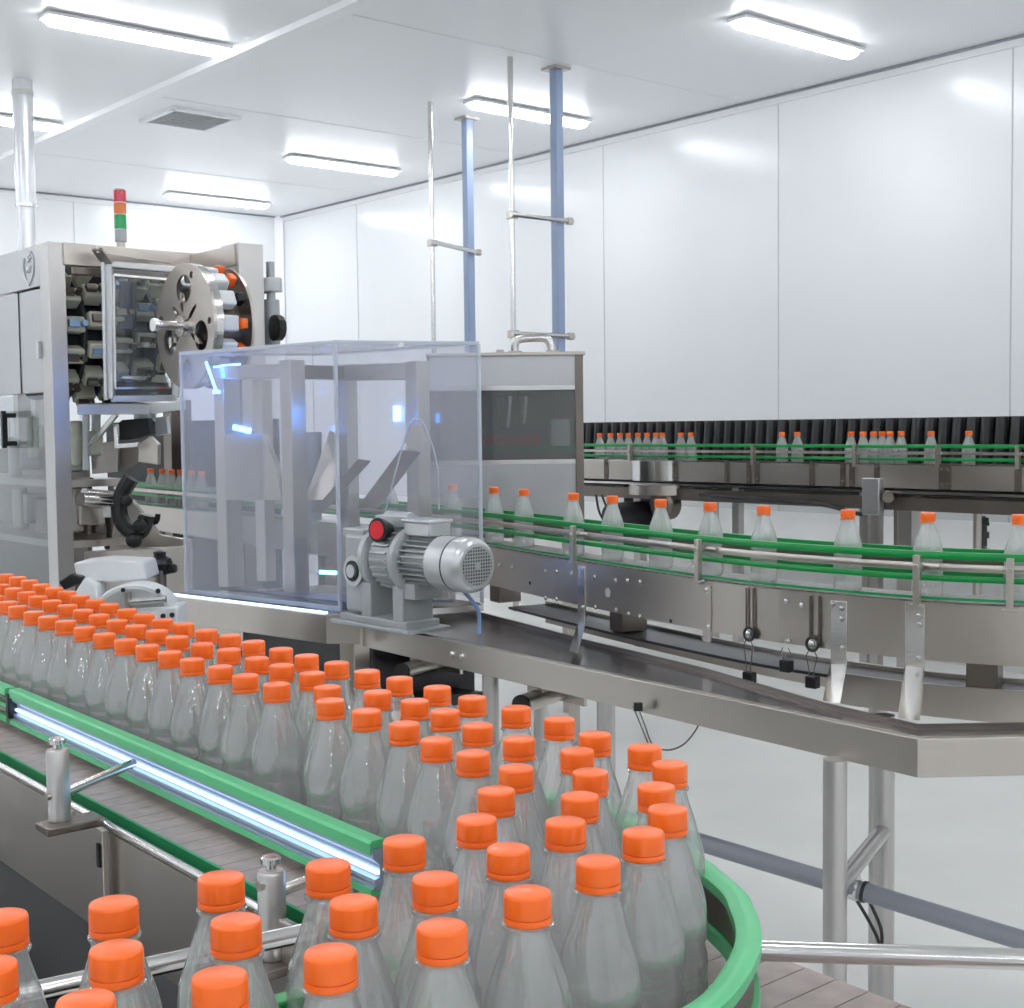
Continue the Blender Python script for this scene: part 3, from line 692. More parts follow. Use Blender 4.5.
cz_ = .62
mk('cross_brace', MB().cyl((l1.x, l1.y, .47), (l2.x, l2.y, .47), .019, seg=14), 'steel_vert', tb)
for (x, y, dpt) in ((521, 705, 3.75), (402, 672, 4.35)):
    e0 = PY(x, y, dpt); e1 = e0+Vector((.17, .30, 0)); 
    m = MB().cyl(e0, e1, .028, seg=16); m.box(e1+Z3*.0-Vector((.03, .1, 0)), (.16, .012, .07), (dirF, nF, Z3)); m.beam(e0+Vector((.04, .08, .03)), e1+Z3*.03, .05, .02)
    mk('cross_tube', m, 'steel', tb, .001)
    mk('end_plug', MB().cyl(e0-(e1-e0)*.01, e0+(e1-e0)*.02, .0285, seg=16), 'black_plastic', tb)
# trough under the conveyor
tr = thing('catch_trough', 'dark-topped steel trough curving directly under the curved conveyor', 'trough', (.9, 3.3, H-.69))
i0 = 0; i1 = 78
i2 = [i for i, p in enumerate(mpath) if projx(p) > 846][-1]
mk('trough_side', MB().sweep(mpath[0:i2], [(.055, -.612), (.065, -.612), (.065, -.688), (.055, -.688)]), 'steel', tr)
mk('trough_side', MB().sweep(mpath[0:i1], [(-.10, -.612), (-.09, -.612), (-.09, -.688), (-.10, -.688)]), 'steel', tr)
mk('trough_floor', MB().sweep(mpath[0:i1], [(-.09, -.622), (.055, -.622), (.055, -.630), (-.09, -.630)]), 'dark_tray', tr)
for x in (878, 1060):
    q, d, n = at_px(x, -.02, .65); mk('trough_leg', MB().cyl((q.x, q.y, 0), (q.x, q.y, H-.63), .022, seg=14), 'steel_vert', tr)
# loose wire under the table edge
wpts = [P(640, 711, TC+.055)+Vector((0, .05, 0)), PY(645, 726, 3.45), PY(653, 745, 3.5), PY(668, 750, 3.5), PY(684, 744, 3.5), PY(697, 728, 3.45), PY(700, 716, 3.4)]
wr = thing('loose_wire', 'thin loose grey wire loop hanging under the drip table edge', 'wire', wpts[0])
mk('wire', MB().tube(smooth(wpts, 6), .0022, 6).tube(smooth([wpts[0]+Vector((-.012, 0, 0)), PY(642, 728, 3.46), PY(650, 747, 3.5), PY(655, 751, 3.5)], 6), .0022, 6), 'steel_dark', wr)
mk('wire_clip', MB().box(wpts[0], (.022, .012, .02)), 'black_plastic', wr)
# grey pipe clipped to the table legs
pa = PY(600, 812, 3.25); pb = PY(868, 893, 2.98); pc = PY(1060, 952, 2.75)
gp = thing('grey_pipe', 'grey plastic pipe sloping behind the table leg at lower right', 'pipe', pb)
mk('pipe_tube', MB().tube([pa, pb, pc], .0215, 16), 'pipe_grey', gp)
pd_ = (pc-pb).normalized()
mk('hose_clamp', MB().cyl(pb-pd_*.045, pb-pd_*.02, .026, seg=16).box(pb-pd_*.03+Z3*.028, (.02, .02, .014)), 'steel_bright', gp)
mk('cable_tie', MB().cyl(pb-pd_*.012, pb-pd_*.004, .0245, seg=14).tube(smooth([pb-pd_*.03-Z3*.02, pb-Z3*.06+Vector((.0, 0, 0)), pb+Vector((.02, 0, -.10)), pb+Vector((.03, 0, -.13)), pb+Vector((.035, .02, -.09)), pb+Vector((.01, .02, -.03))]), .004, 6), 'black_rubber', gp)
# ------------------------------------------------------------------ clear cover box on its steel bed
def yc(px, Y): return (px-512)/F*Y
C_ = Vector((-.561, 4.35, 0)); L_ = Vector((-1.188, 4.89, 0)); R_ = Vector((-.105, 4.50, 0)); K_ = L_+R_-C_
zt, zb = H+.276, H-.588
ab = thing('acrylic_cover', 'large clear acrylic cover box standing on the steel machine bed', 'cover', (C_.x, C_.y, zb))
def panel(p, q, z0, z1, name='panel'):
    d = (q-p).normalized(); n = Vector((-d.y, d.x, 0))
    return mk(name, MB().prism([p+Z3*z0, q+Z3*z0, q+Z3*z1, p+Z3*z1], n*.006), 'acrylic', ab)
panel(C_, L_, zb, zt); panel(C_, R_, zb, zt); panel(K_, L_, zb, zt)
panel(R_, K_, zb+.35, zt)
mk('top_panel', MB().prism([C_+Z3*zt, L_+Z3*zt, K_+Z3*zt, R_+Z3*zt], (0, 0, .006)), 'acrylic', ab)
for p, q in ((C_, L_), (C_, R_), (L_, K_), (R_, K_)):
    mk('edge_strip', MB().beam(p+Z3*(zt+.002), q+Z3*(zt+.002), .009, .012), 'acrylic_edge', ab)
for p in (C_, L_, R_): mk('edge_strip', MB().beam(p+Z3*zb, p+Z3*zt, .010, .010, A2), 'acrylic_edge', ab)
mk('edge_strip', MB().beam(C_+Z3*(zb+.006), L_+Z3*(zb+.006), .012, .012), 'acrylic_edge', ab)
cm = MB(); pm = PY(398, 349, 4.45)
mk('latch', MB().box(C_+(R_-C_)*.45+Z3*(zt-.005), (.022, .012, .014)), 'white_trim', ab)
# steel bed
bd = thing('machine_bed', 'steel bed with glowing blue edge carrying the clear acrylic cover', 'machine bed', (C_.x-.3, C_.y+.2, 0))
uL = (L_-C_).normalized(); uR = (R_-C_).normalized()
nLo = Vector((-uL.y, uL.x, 0)); nLo = nLo if nLo.y < 0 else -nLo
nRo = Vector((-uR.y, uR.x, 0)); nRo = nRo if nRo.y < 0 else -nRo
pA = L_+nLo*.06+uL*.06; pB = C_+nLo*.06+uR*.0; pC = C_+nRo*.05+uR*.055-Vector((0, .02, 0)); pD = R_+nRo*.02; pE = K_+uL*.1
poly = [pA, pB, pC, pD+Vector((.0, .0, 0)), R_+Vector((-.02, .06, 0)), K_+Vector((.02, .08, 0)), L_+(K_-L_)+uL*.06, L_+uL*.06]
mk('bed_top', MB().prism([p+Z3*(zb-.004) for p in poly], (0, 0, -.02)), 'steel_bright', bd)
mk('bed_fascia', MB().sweep([pA+Z3*(zb-.006), pB+Z3*(zb-.006), pC+Z3*(zb-.006)], [(-.002, 0), (.008, 0), (.008, -.095), (-.002, -.095)]), 'steel', bd, .002)
mk('light_strip', MB().beam(pA+Z3*(zb+.0)+uL*(-.04), pB+Z3*(zb+.0), .012, .006), 'led_white', bd, label='glowing blue-white light strip')
for p in (pA-nLo*.1, pB-nLo*.12, K_, L_-nLo*.3):
    mk('bed_leg', MB().beam((p.x, p.y, 0), (p.x, p.y, zb-.024), .07, .07, uL), 'steel', bd, .003)
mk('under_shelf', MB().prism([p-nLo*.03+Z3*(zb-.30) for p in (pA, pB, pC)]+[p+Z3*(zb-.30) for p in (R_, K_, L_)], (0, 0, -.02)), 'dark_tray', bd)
mk('underbed_shade', MB().prism([pA-nLo*.2+Z3*(zb-.12), pB-nLo*.2+Z3*(zb-.12), pB-nLo*.2+Z3*(zb-.55), pA-nLo*.2+Z3*(zb-.55)], -nLo*.02).prism([pB-nLo*.2+Z3*(zb-.12), R_-nRo*.1+Z3*(zb-.12), R_-nRo*.1+Z3*(zb-.36), pB-nLo*.2+Z3*(zb-.36)], -nRo*.02), 'dark_tray', bd)  # dark plates added to stand in for the shade under the bed
mk('gusset', MB().prism([pA-nLo*.03-uL*.12+Z3*(zb-.10), pA-nLo*.03-uL*.42+Z3*(zb-.10), pA-nLo*.03-uL*.42+Z3*(zb-.16), pA-nLo*.03-uL*.3+Z3*(zb-.13), pA-nLo*.03-uL*.2+Z3*(zb-.13), pA-nLo*.03-uL*.12+Z3*(zb-.2)], -nLo*.01), 'steel', bd)
# machine inside the cover
ic = thing('inspection_frame', 'steel post frame with diagonal chutes and blue lights inside the clear cover', 'machine', (-.75, 4.8, zb))
def post_(px, Y, y0, y1, w, d=.06, mat='steel', nm='post'):
    a = PY(px, y0, Y); b = PY(px, y1, Y); mk(nm, MB().beam((a.x, a.y, max(b.z, zb)), (a.x, a.y, a.z), w, d, uL), mat, ic, .003)
post_(226, 5.08, 366, 600, .075); post_(292, 4.80, 360, 640, .068); post_(346, 5.00, 365, 620, .055); post_(417, 4.82, 361, 640, .065); post_(112+150, 5.25, 380, 640, .05)
def beam_(p, q, h, w=.06, mat='steel', nm='top_beam'):
    mk(nm, MB().beam(p, q, w, h), mat, ic, .003)
beam_(PY(213, 373, 5.08), PY(303, 371, 4.80), .05); beam_(PY(340, 373, 5.0), PY(426, 371, 4.82), .06); beam_(PY(292, 372, 4.80), PY(346, 373, 5.0), .05, mat='steel_dark')
def plate_(pts, th, mat, nm, label=None):
    q = [PY(x, y, Y) for x, y, Y in pts]; mk(nm, MB().prism(q, Vector((.0, th, 0))), mat, ic, label=label)
plate_([(225, 434, 5.03), (262, 434, 4.98), (276, 470, 4.96), (282, 500, 4.95), (225, 500, 5.03)], .12, 'steel', 'hood_plate')
plate_([(312, 512, 4.62), (323, 513, 4.62), (371, 461, 4.78), (358, 459, 4.78)], .02, 'steel_dark', 'chute')
plate_([(357, 508, 4.58), (378, 508, 4.58), (421, 452, 4.70), (400, 450, 4.70)], .03, 'steel_dark', 'chute')
arch = [(386, 510), (394, 478), (402, 448), (408, 426), (413, 419), (420, 419), (425, 426), (433, 447), (438, 470), (439, 510)]
mk('arch_plate', MB().tube([PY(x, y, 4.62) for x, y in arch], .0035, 6), 'acrylic_edge', ic)
plate_([(404, 440, 4.64), (411, 424, 4.64), (420, 424, 4.64), (426, 440, 4.64), (420, 452, 4.64), (408, 448, 4.64)], .006, 'steel', 'sensor_bracket')
plate_([(305, 500, 4.9), (330, 500, 4.9), (345, 440, 5.0), (330, 430, 5.0)], .01, 'steel', 'guide_plate')
mk('inspection_drum', MB().cyl(PY(308, 520, 5.0), PY(308, 432, 5.0), .05, seg=20).cyl(PY(308, 470, 5.0), PY(308, 460, 5.0), .06, seg=20), 'grey_cast', ic)
def led(p0, p1, w, mat='led_blue'):
    mk('blue_light', MB().beam(p0, p1, w, w), mat, ic, label='glowing blue light')
led(PY(206, 362, 5.0), PY(217, 393, 5.0), .008); led(PY(213, 392, 4.98), PY(220, 392, 4.98), .012)
led(PY(234, 427, 4.97), PY(250, 431, 4.95), .018); led(PY(397, 421, 4.74), PY(397, 406, 4.74), .024); led(PY(320, 572, 4.68), PY(336, 573, 4.66), .012)
led(PY(214, 367, 5.02), PY(240, 364, 4.98), .006)
mk('floor_tray', MB().prism([C_-nLo*.1+Z3*(zb+.004)+uL*.1, L_-nLo*.1+Z3*(zb+.004)-uL*.1, K_+Z3*(zb+.004)+nLo*.25-uL*.1, R_+Z3*(zb+.004)-uR*.1+Vector((0,.02,0))], (0, 0, .008)), 'navy', ic)
# ------------------------------------------------------------------ gear motor on the table
gm = thing('gear_motor', 'silver gear motor with finned body, round fan grille and red dial on the drip table', 'motor', (-.25, 4.2, H-.615))
ax = Vector((.68, -.73, 0)).normalized(); sd = Vector((ax.y, -ax.x, 0)); MA = (ax, sd, Z3)
fc = PY(477, 566, 3.90)                  # centre of the fan grille
def at(l, s=0, z=0): return fc-ax*l+sd*s+Z3*z      # l metres back along the shaft
mk('fan_cover', MB().rings([(at(.150), .080), (at(.03), .082), (at(.012), .078), (at(0), .066), (at(-.001), .058)], ax, 36), 'silver_paint', gm)
mk('cover_seam', MB().rings([(at(.075), .0815), (at(.071), .0825), (at(.068), .0815)], ax, 36, False), 'grille_dark', gm)
mk('fan_opening', MB().cyl(at(.0), at(-.002), .056, seg=32), 'grille_dark', gm)
gr = MB()
for i in range(-5, 6):
    o = i*.0098; hlen = math.sqrt(max(0, .056**2-o*o))
    gr.beam(at(-.003, o, -hlen), at(-.003, o, hlen), .0036, .002, ax); gr.beam(at(-.003, -hlen, o), at(-.003, hlen, o), .0036, .002, ax)
gr.cyl(at(-.002), at(-.0045), .012, seg=16)
mk('fan_grille', gr, 'silver_paint', gm)
mk('motor_body', MB().cyl(at(.28), at(.145), .066, seg=32), 'grey_cast', gm)
fin = MB()
for k in range(28):
    a = 2*PI*k/28; r = Vector(sd*math.cos(a)+Z3*math.sin(a)); fin.box(at(.212)+r*.072, (.125, .0035, .02), (ax, r.cross(ax), r))
mk('cooling_fin', fin, 'grey_cast', gm)
mk('terminal_box', MB().box(at(.225, .0, .098), (.125, .085, .045), MA), 'silver_paint', gm, .006)
mk('terminal_lid', MB().box(at(.225, .0, .123), (.135, .095, .010), MA), 'silver_paint', gm, .003)
mk('flange', MB().rings([(at(.30), .10), (at(.285), .105), (at(.275), .10), (at(.27), .085)], ax, 36), 'grey_cast', gm)
mk('bell_housing', MB().rings([(at(.43), .07), (at(.40), .088), (at(.31), .088), (at(.295), .095)], ax, 32), 'grey_cast', gm)
rf = MB()
for k in range(24):
    a = 2*PI*k/24; r = Vector(sd*math.cos(a)+Z3*math.sin(a)); rf.box(at(.355)+r*.09, (.08, .006, .012), (ax, r.cross(ax), r))
mk('housing_rib', rf, 'grey_cast', gm)
mk('flange', MB().rings([(at(.46), .075), (at(.45), .098), (at(.43), .098), (at(.42), .08)], ax, 32), 'grey_cast', gm)
mk('gearbox', MB().box(at(.515, 0, -.055), (.12, .11, .25), MA), 'grey_cast', gm, .012)
mk('gearbox_lid', MB().box(at(.535, 0, .075), (.11, .10, .025), MA), 'grey_cast', gm, .005)
bs = at(.535, .066, -.045); bs2 = at(.535, -.066, -.045); cam_side = sd if sd.y < 0 else -sd
bf = at(.515, 0, -.045)+cam_side*.056
mk('bearing_cap', MB().cyl(bf, bf+cam_side*.012, .048, seg=24), 'silver_paint', gm)
mk('bearing_ring', MB().cyl(bf+cam_side*.012, bf+cam_side*.016, .033, seg=24), 'black_plastic', gm)
mk('shaft_end', MB().cyl(bf+cam_side*.016, bf+cam_side*.022, .021, seg=20), 'silver_paint', gm)
dp = PY(377.5, 530, 4.1); dn = Vector((-.60, -.80, .05)).normalized()
mk('dial_cup', MB().rings([(dp-dn*.05, .022), (dp-dn*.02, .034), (dp, .038), (dp+dn*.003, .034)], dn, 28), 'black_plastic', gm)
mk('dial_face', MB().cyl(dp+dn*.003, dp+dn*.005, .028, seg=28), 'red_dial', gm, label='red round dial face')
mk('dial_arm', MB().box(at(.37, 0, .115), (.16, .05, .035), MA).cyl(at(.30, 0, .125), at(.42, 0, .125), .02, seg=14), 'grey_cast', gm, .003)
mk('bracket', MB().box(at(.25, .0, -.09), (.05, .11, .05), MA), 'grey_cast', gm, .004)
zb2 = H-.618
mk('base_plate', MB().box((at(.42).x, at(.42).y, zb2+.006), (.40, .17, .012), MA).box((at(.42).x, at(.42).y, zb2+.022), (.34, .13, .022), MA), 'grey_cast', gm, .003)
for l in (.30, .46):
    q = at(l); zt2 = q.z-.075
    mk('foot', MB().box((q.x, q.y, (zt2+zb2)/2), (.05, .12, zt2-zb2), MA), 'grey_cast', gm, .004)
cs = PY(477, 598, 4.16)
mk('strap', MB().tube(smooth([at(.06, 0, -.08), PY(478, 610, 3.95), PY(479, 634, 3.93)]), .006, 8), 'blue_strap', gm, label='hanging blue-grey strap')
# ------------------------------------------------------------------ steel tunnel cabinet behind the cover
cb = thing('tunnel_cabinet', 'steel tunnel cabinet with long dark window behind the clear cover', 'cabinet', (.1, 6.3, 0))
Yc = 6.05
f0 = PY(428, 357, Yc); f1 = PY(583, 358, Yc-.02); ztop = f0.z; zbot = H-.50
wx = f1.x-f0.x
def fr_pt(u, z): return Vector((f0.x+wx*u, Yc, z))
z1_ = PY(512, 388, Yc).z; z2_ = PY(512, 462, Yc).z; u0 = (PY(428, 400, Yc).x-f0.x)/wx; u1 = (PY(575, 400, Yc).x-f0.x)/wx
m = MB()
m.prism([fr_pt(0, ztop), fr_pt(1, ztop), fr_pt(1, z1_), fr_pt(0, z1_)], (0, .012, 0)); 
mk('upper_panel', m, 'grey_panel', cb)
mk('lower_panel', MB().prism([fr_pt(0, z2_), fr_pt(1, z2_), fr_pt(1, zbot), fr_pt(0, zbot)], (0, .012, 0)), 'grey_panel', cb)
mk('corner_post', MB().box((f1.x-.018, Yc-.004, (ztop+zbot)/2), (.036, .03, ztop-zbot)), 'steel_dark', cb, .002)
mk('window_glass', MB().prism([fr_pt(u0, z1_), fr_pt(.96, z1_), fr_pt(.96, z2_), fr_pt(u0, z2_)], (0, .004, 0)), 'smoked_glass', cb)
wf = MB()
for a, b in ((fr_pt(0, z1_), fr_pt(.96, z1_)), (fr_pt(0, z2_), fr_pt(.96, z2_)), (fr_pt(.965, z1_), fr_pt(.965, z2_))): wf.beam(a, b, .02, .014, Vector((0, 1, 0)))
mk('window_frame', wf, 'steel_bright', cb)
mk('top_plate', MB().box((f0.x+wx/2, Yc+.40, ztop+.008), (wx+.02, .85, .016)), 'steel', cb, .003)
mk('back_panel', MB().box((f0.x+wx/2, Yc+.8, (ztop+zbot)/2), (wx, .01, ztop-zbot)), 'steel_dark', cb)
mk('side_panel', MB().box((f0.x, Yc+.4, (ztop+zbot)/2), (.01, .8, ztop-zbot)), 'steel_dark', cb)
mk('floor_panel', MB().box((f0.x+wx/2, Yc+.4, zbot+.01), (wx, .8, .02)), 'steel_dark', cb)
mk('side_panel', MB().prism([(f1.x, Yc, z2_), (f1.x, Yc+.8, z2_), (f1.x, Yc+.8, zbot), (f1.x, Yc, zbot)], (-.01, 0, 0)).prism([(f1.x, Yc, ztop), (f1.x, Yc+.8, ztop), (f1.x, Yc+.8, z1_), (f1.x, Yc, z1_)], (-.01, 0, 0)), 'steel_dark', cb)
for x in (f0.x+.05, f1.x-.05):
    for y in (Yc+.05, Yc+.75): mk('cabinet_leg', MB().box((x, y, zbot/2), (.05, .05, zbot)), 'steel', cb)
mk('inner_nozzle', MB().cyl(PY(505, 396, Yc+.35), PY(505, 428, Yc+.35), .05, .025, 16), 'steel_bright', cb)
mk('inner_nozzle', MB().cyl(PY(522, 396, Yc+.35), PY(522, 424, Yc+.35), .04, .02, 16), 'steel_bright', cb)
mk('inner_rail', MB().beam(PY(470, 449, Yc+.2), PY(573, 449, Yc+.2), .02, .03), 'green_dark', cb, label='green rail')
mk('inner_rail', MB().beam(PY(470, 440, Yc+.3), PY(540, 440, Yc+.3), .02, .05), 'lens_red', cb, label='dull red rail')
bx = PY(560, 434, Yc+.3); mk('inner_box', MB().box(bx, (.09, .1, .14)), 'white_enamel', cb, .004)
# elbow pipe on the cabinet roof
zr = ztop+.016
e = [Vector((PY(515, 356, Yc+.25).x, Yc+.25, zr)), PY(515, 344, Yc+.25), PY(520, 339, Yc+.25), PY(543, 338, Yc+.25), PY(550, 343, Yc+.25)]
ep = thing('elbow_pipe', 'short bent steel pipe on the cabinet roof below the tie bar', 'pipe', e[0])
e.append(Vector((e[-1].x+.01, Yc+.25, zr)))
mk('pipe_tube', MB().tube(smooth(e, 5), .02, 12), 'steel_bright', ep)
mk('pipe_foot', MB().cyl(e[0], e[0]+Z3*.02, .032).cyl(e[-1], e[-1]+Z3*.02, .032), 'steel', ep)
vx = PY(500, 356, Yc+.25); o = mk('roof_valve', MB().cyl((vx.x, vx.y, zr), (vx.x, vx.y, zr+.012), .03).cyl((vx.x, vx.y, zr+.012), (vx.x, vx.y, zr+.026), .018), 'steel', None, base=(vx.x, vx.y, zr))
tag(o, 'small round steel fitting on the cabinet roof left of the bent pipe', 'fitting')
# ------------------------------------------------------------------ white drive unit in front of the left machine
wm = thing('white_drive_unit', 'white enamel drive unit with half-round housing behind the packed bottles', 'machine', (-1.22, 4.2, 0))
Yw = 4.15
def w_(px, py, dy=0): return PY(px, py, Yw+dy)
def plw(pts, th, mat, nm, bev=.004): mk(nm, MB().prism([w_(x, y, dy) for x, y, dy in pts], (0, th, 0)), mat, wm, bev)
half = [(94+39*(1-math.cos(PI*k/16)), 612-28*math.sin(PI*k/16)) for k in range(17)]
mk('half_round_housing', MB().prism([w_(x, y) for x, y in half], (.0, .10, 0)), 'white_enamel', wm, .005)
half2 = [(100+33*(1-math.cos(PI*k/16)), 612-23*math.sin(PI*k/16)) for k in range(17)]
mk('cover_plate', MB().prism([w_(x, y, -.008) for x, y in half2], (.0, .01, 0)), 'silver_paint', wm)
plw([(73, 563, .06), (100, 560, .06), (143, 562, .1), (147, 580, .1), (110, 582, .06), (76, 580, .06)], .16, 'white_enamel', 'upper_casing', .008)
plw([(84, 578, .02), (70, 600, .0), (78, 620, .0), (100, 612, .02), (96, 585, .02)], .1, 'white_enamel', 'side_casing', .006)
plw([(90, 612, -.02), (178, 606, -.02), (178, 634, -.02), (90, 640, -.02)], .12, 'white_enamel', 'base_casing', .008)
mk('drive_shaft', MB().cyl(w_(128, 602, -.03), w_(166, 599, -.03), .011, seg=14), 'steel_bright', wm)
mk('shaft_block', MB().box(w_(128, 600, -.03), (.012, .03, .05)), 'steel', wm)
plw([(58, 582, .03), (70, 574, .03), (82, 577, .03), (80, 584, .03), (64, 590, .03)], .06, 'black_plastic', 'black_coupling')
mk('bolt', MB().cyl(w_(123, 590, -.012), w_(123, 590, -.025), .007, seg=10), 'black_plastic', wm)
mk('bolt', MB().cyl(w_(158, 591, .0), w_(158, 591, -.02), .008, seg=10), 'black_plastic', wm)
mk('bolt', MB().cyl(w_(163, 616, -.02), w_(163, 616, -.03), .008, seg=10), 'black_plastic', wm)
mk('bolt', MB().cyl(w_(172, 615, -.02), w_(172, 615, -.03), .008, seg=10), 'black_plastic', wm)
b0 = w_(138, 640, .1)
mk('pedestal', MB().box((b0.x, b0.y+.02, b0.z/2+.01), (.26, .22, b0.z+.02)), 'steel_dark', wm)
kn = thing('black_hand_knob', 'black plastic hand knob on a stem behind the white drive unit', 'knob', w_(160, 606, .32))
kz = w_(160, 562, .32)
mk('knob_head', MB().lathe([(.0, -.03), (.03, -.026), (.042, -.005), (.036, .012), (.02, .02), (.022, .034), (.0, .04)], kz, Z3, 14), 'black_plastic', kn)
mk('knob_wing', MB().beam(kz+Vector((-.05, 0, -.04)), kz+Vector((.055, 0, -.02)), .03, .03), 'black_plastic', kn, .008)
mk('knob_stem', MB().cyl((kz.x, kz.y, 0), kz-Z3*.02, .02, seg=12), 'steel_dark', kn)
# ------------------------------------------------------------------ left machine
M0 = Vector((-1.86, 5.5, 0)); MT = H+.77
def MP(a, b, z): return M0+A2*a+B2*b+Z3*z
lm = thing('bottling_machine', 'tall steel bottling machine at the left with open side, hinged window and slotted wheel', 'machine', M0)
def mb_(name, a, b, z, sa, sb, sz, mat, bev=.003, label=None): return mk(name, MB().box(MP(a, b, z), (sa, sb, sz), AX), mat, lm, bev, label)
mb_('corner_post', .05, .035, MT/2, .10, .07, MT, 'steel_vert')
mb_('header_panel', 1.1, .012, H+.685, 2.0, .024, .17, 'grey_panel')
dr = mb_('panel_door', 1.1, .012, (H+.595+H+.16)/2, 2.0, .022, .425, 'grey_panel')
mk('door_window', MB().box(MP(1.1, .012, H-.25), (2.0, .012, .81), AX), 'window_glass', dr)
mk('door_seam', MB().box(MP(.34, .0, H+.38), (.006, .004, .43), AX), 'grille_dark', dr)
hm_ = MB(); ha = .42
for z in (H+.075, H-.045): hm_.beam(MP(ha, .0, z), MP(ha, -.05, z), .02, .02)
hm_.beam(MP(ha, -.05, H+.085), MP(ha, -.05, H-.055), .022, .022, A2)
hm_.beam(MP(ha+.14, -.0, H+.085), MP(ha+.14, -.0, H-.055), .022, .022, A2)
for z in (H+.085, H-.055): hm_.beam(MP(ha, -.05, z), MP(ha+.15, -.0, z), .02, .02)
mk('door_handle', hm_, 'black_plastic', dr)
mb_('base_panel', 1.1, .012, (H-.655)/2, 2.0, .024, H-.655, 'steel')
mb_('hinge', .115, -.004, H+.34, .02, .02, .07, 'silver_paint')
# small pale emblem on the header: an outlined crest
ez = H+.685; ea = .21
crest = [(.0, -.055), (.032, -.03), (.045, .005), (.036, .035), (.012, .03), (0, .02), (-.012, .03), (-.036, .035), (-.045, .005), (-.032, -.03), (.0, -.055)]
em = MB().tube([MP(ea+x*1.3, -.002, ez+z*1.3) for x, z in crest], .0045, 6).tube([MP(ea-.028+i*.008, -.002, ez-.008+.012*math.sin(i*1.7)) for i in range(8)], .0035, 6).tube([MP(ea+.012, -.002, ez+.04), MP(ea-.03, -.002, ez+.062), MP(ea-.036, -.002, ez+.05)], .004, 6)
mk('emblem', em, 'emblem_white', lm, label='small pale outlined emblem')
mb_('header_beam', .02, .36, MT-.045, .06, .60, .09, 'steel')
mb_('inner_beam', .015, .32, MT-.11, .05, .46, .03, 'steel_dark')
mb_('rear_beam', 1.7, .30, MT-.05, .06, .7, .08, 'steel')
mb_('roof_rail', .85, .03, MT-.04, 1.6, .05, .08, 'steel')
# wing
mb_('wing_beam', -.19, .65, MT-.05, .40, .05, .085, 'steel')
mb_('wing_panel', -.33, .655, H+.46, .14, .045, .62, 'grey_panel')
mb_('wing_post', -.40, .69, H+.38, .03, .115, .78, 'steel_vert')
mb_('wing_back', -.10, .69, H+.62, .34, .02, .22, 'grey_panel')
# hinged window
def bar(p, q, w, mat='silver_paint', nm='frame_bar', par=None): return mk(nm, MB().beam(p, q, w, w), mat, par or lm, .002)
TL, TR, BR, BL = PY(109, 264, 5.58), PY(177, 270, 5.72), PY(176, 398, 5.72), PY(111, 399, 5.58)
hw = mk('hinged_window', MB().beam(TL, BL, .028, .028).beam(TR, BR, .028, .028).beam(TL, TR, .026, .026).beam(BL, BR, .026, .026), 'silver_paint', lm, .003)
mk('window_glass', MB().prism([TL, TR, BR, BL], (0, .004, 0)), 'window_glass', hw)
ins = lambda p, q, t: p.lerp(q, t)
cen = (TL+TR+BR+BL)/4
q4 = [p.lerp(cen, .16)+Vector((0, -.012, 0)) for p in (TL, TR, BR, BL)]
m = MB()
for i in range(4): m.beam(q4[i], q4[(i+1) % 4], .010, .010)
mk('inner_gasket', m, 'steel_bright', hw)
bar(PY(103, 262, 5.56), PY(106, 400, 5.56), .014); mk('window_stay', MB().beam(PY(97, 249, 5.5), PY(108, 263, 5.56), .05, .012).beam(PY(97, 249, 5.5), PY(170, 260, 5.75), .012, .03), 'steel', lm)
# carousel of gripper blocks
c0 = PY(80, 340, 6.15); 
drum_o = MP(.36, 0, c0.z); DR = .27
mk('carousel_core', MB().cyl(drum_o+B2*.06, drum_o+B2*.60, DR*.80, seg=24), 'dark_void', lm)
for k, b in enumerate((.13, .235, .34, .445, .55)):
    for j, ang in enumerate((-72, -46, -20, 6, 32, 58)):
        a = math.radians(ang+k*5); r = -A2*math.cos(a)+Z3*math.sin(a); t = A2*math.sin(a)+Z3*math.cos(a)
        p = drum_o+B2*b+r*DR
        blk = mk('gripper_block', MB().box(p, (.07, .085, .065), (r, B2, t)), 'cream', lm, .008)
        mk('gripper_jaw', MB().box(p+r*.04-B2*.012, (.03, .045, .03), (r, B2, t)).cyl(p+r*.03+B2*.03, p+r*.065+B2*.03, .013, seg=10), 'steel_dark' if (j+k) % 3 else 'pale_blue', blk)
for b in (.075, .182, .287, .392, .50):
    mk('carousel_ring', MB().cyl(drum_o+B2*(b-.008), drum_o+B2*(b+.008), DR*1.03, seg=28), 'grille_dark' if b != .287 else 'navy', lm)
for (x0, y0, x1, y1, w, Y, mat) in [(80, 276, 104, 284, .05, 5.85, 'black_plastic'), (78, 291, 104, 294, .035, 5.85, 'navy'), (128, 282, 128, 330, .06, 5.8, 'navy'), (118, 345, 150, 345, .025, 5.8, 'steel_bright'), (115, 377, 146, 378, .018, 5.8, 'steel_bright'), (114, 388, 172, 390, .06, 5.85, 'grille_dark'), (80, 272, 100, 268, .03, 5.9, 'silver_paint'), (122, 270, 150, 272, .03, 5.9, 'silver_paint')]:
    mk('actuator_bar', MB().beam(PY(x0, y0, Y), PY(x1, y1, Y), w, w), mat, lm, .004)
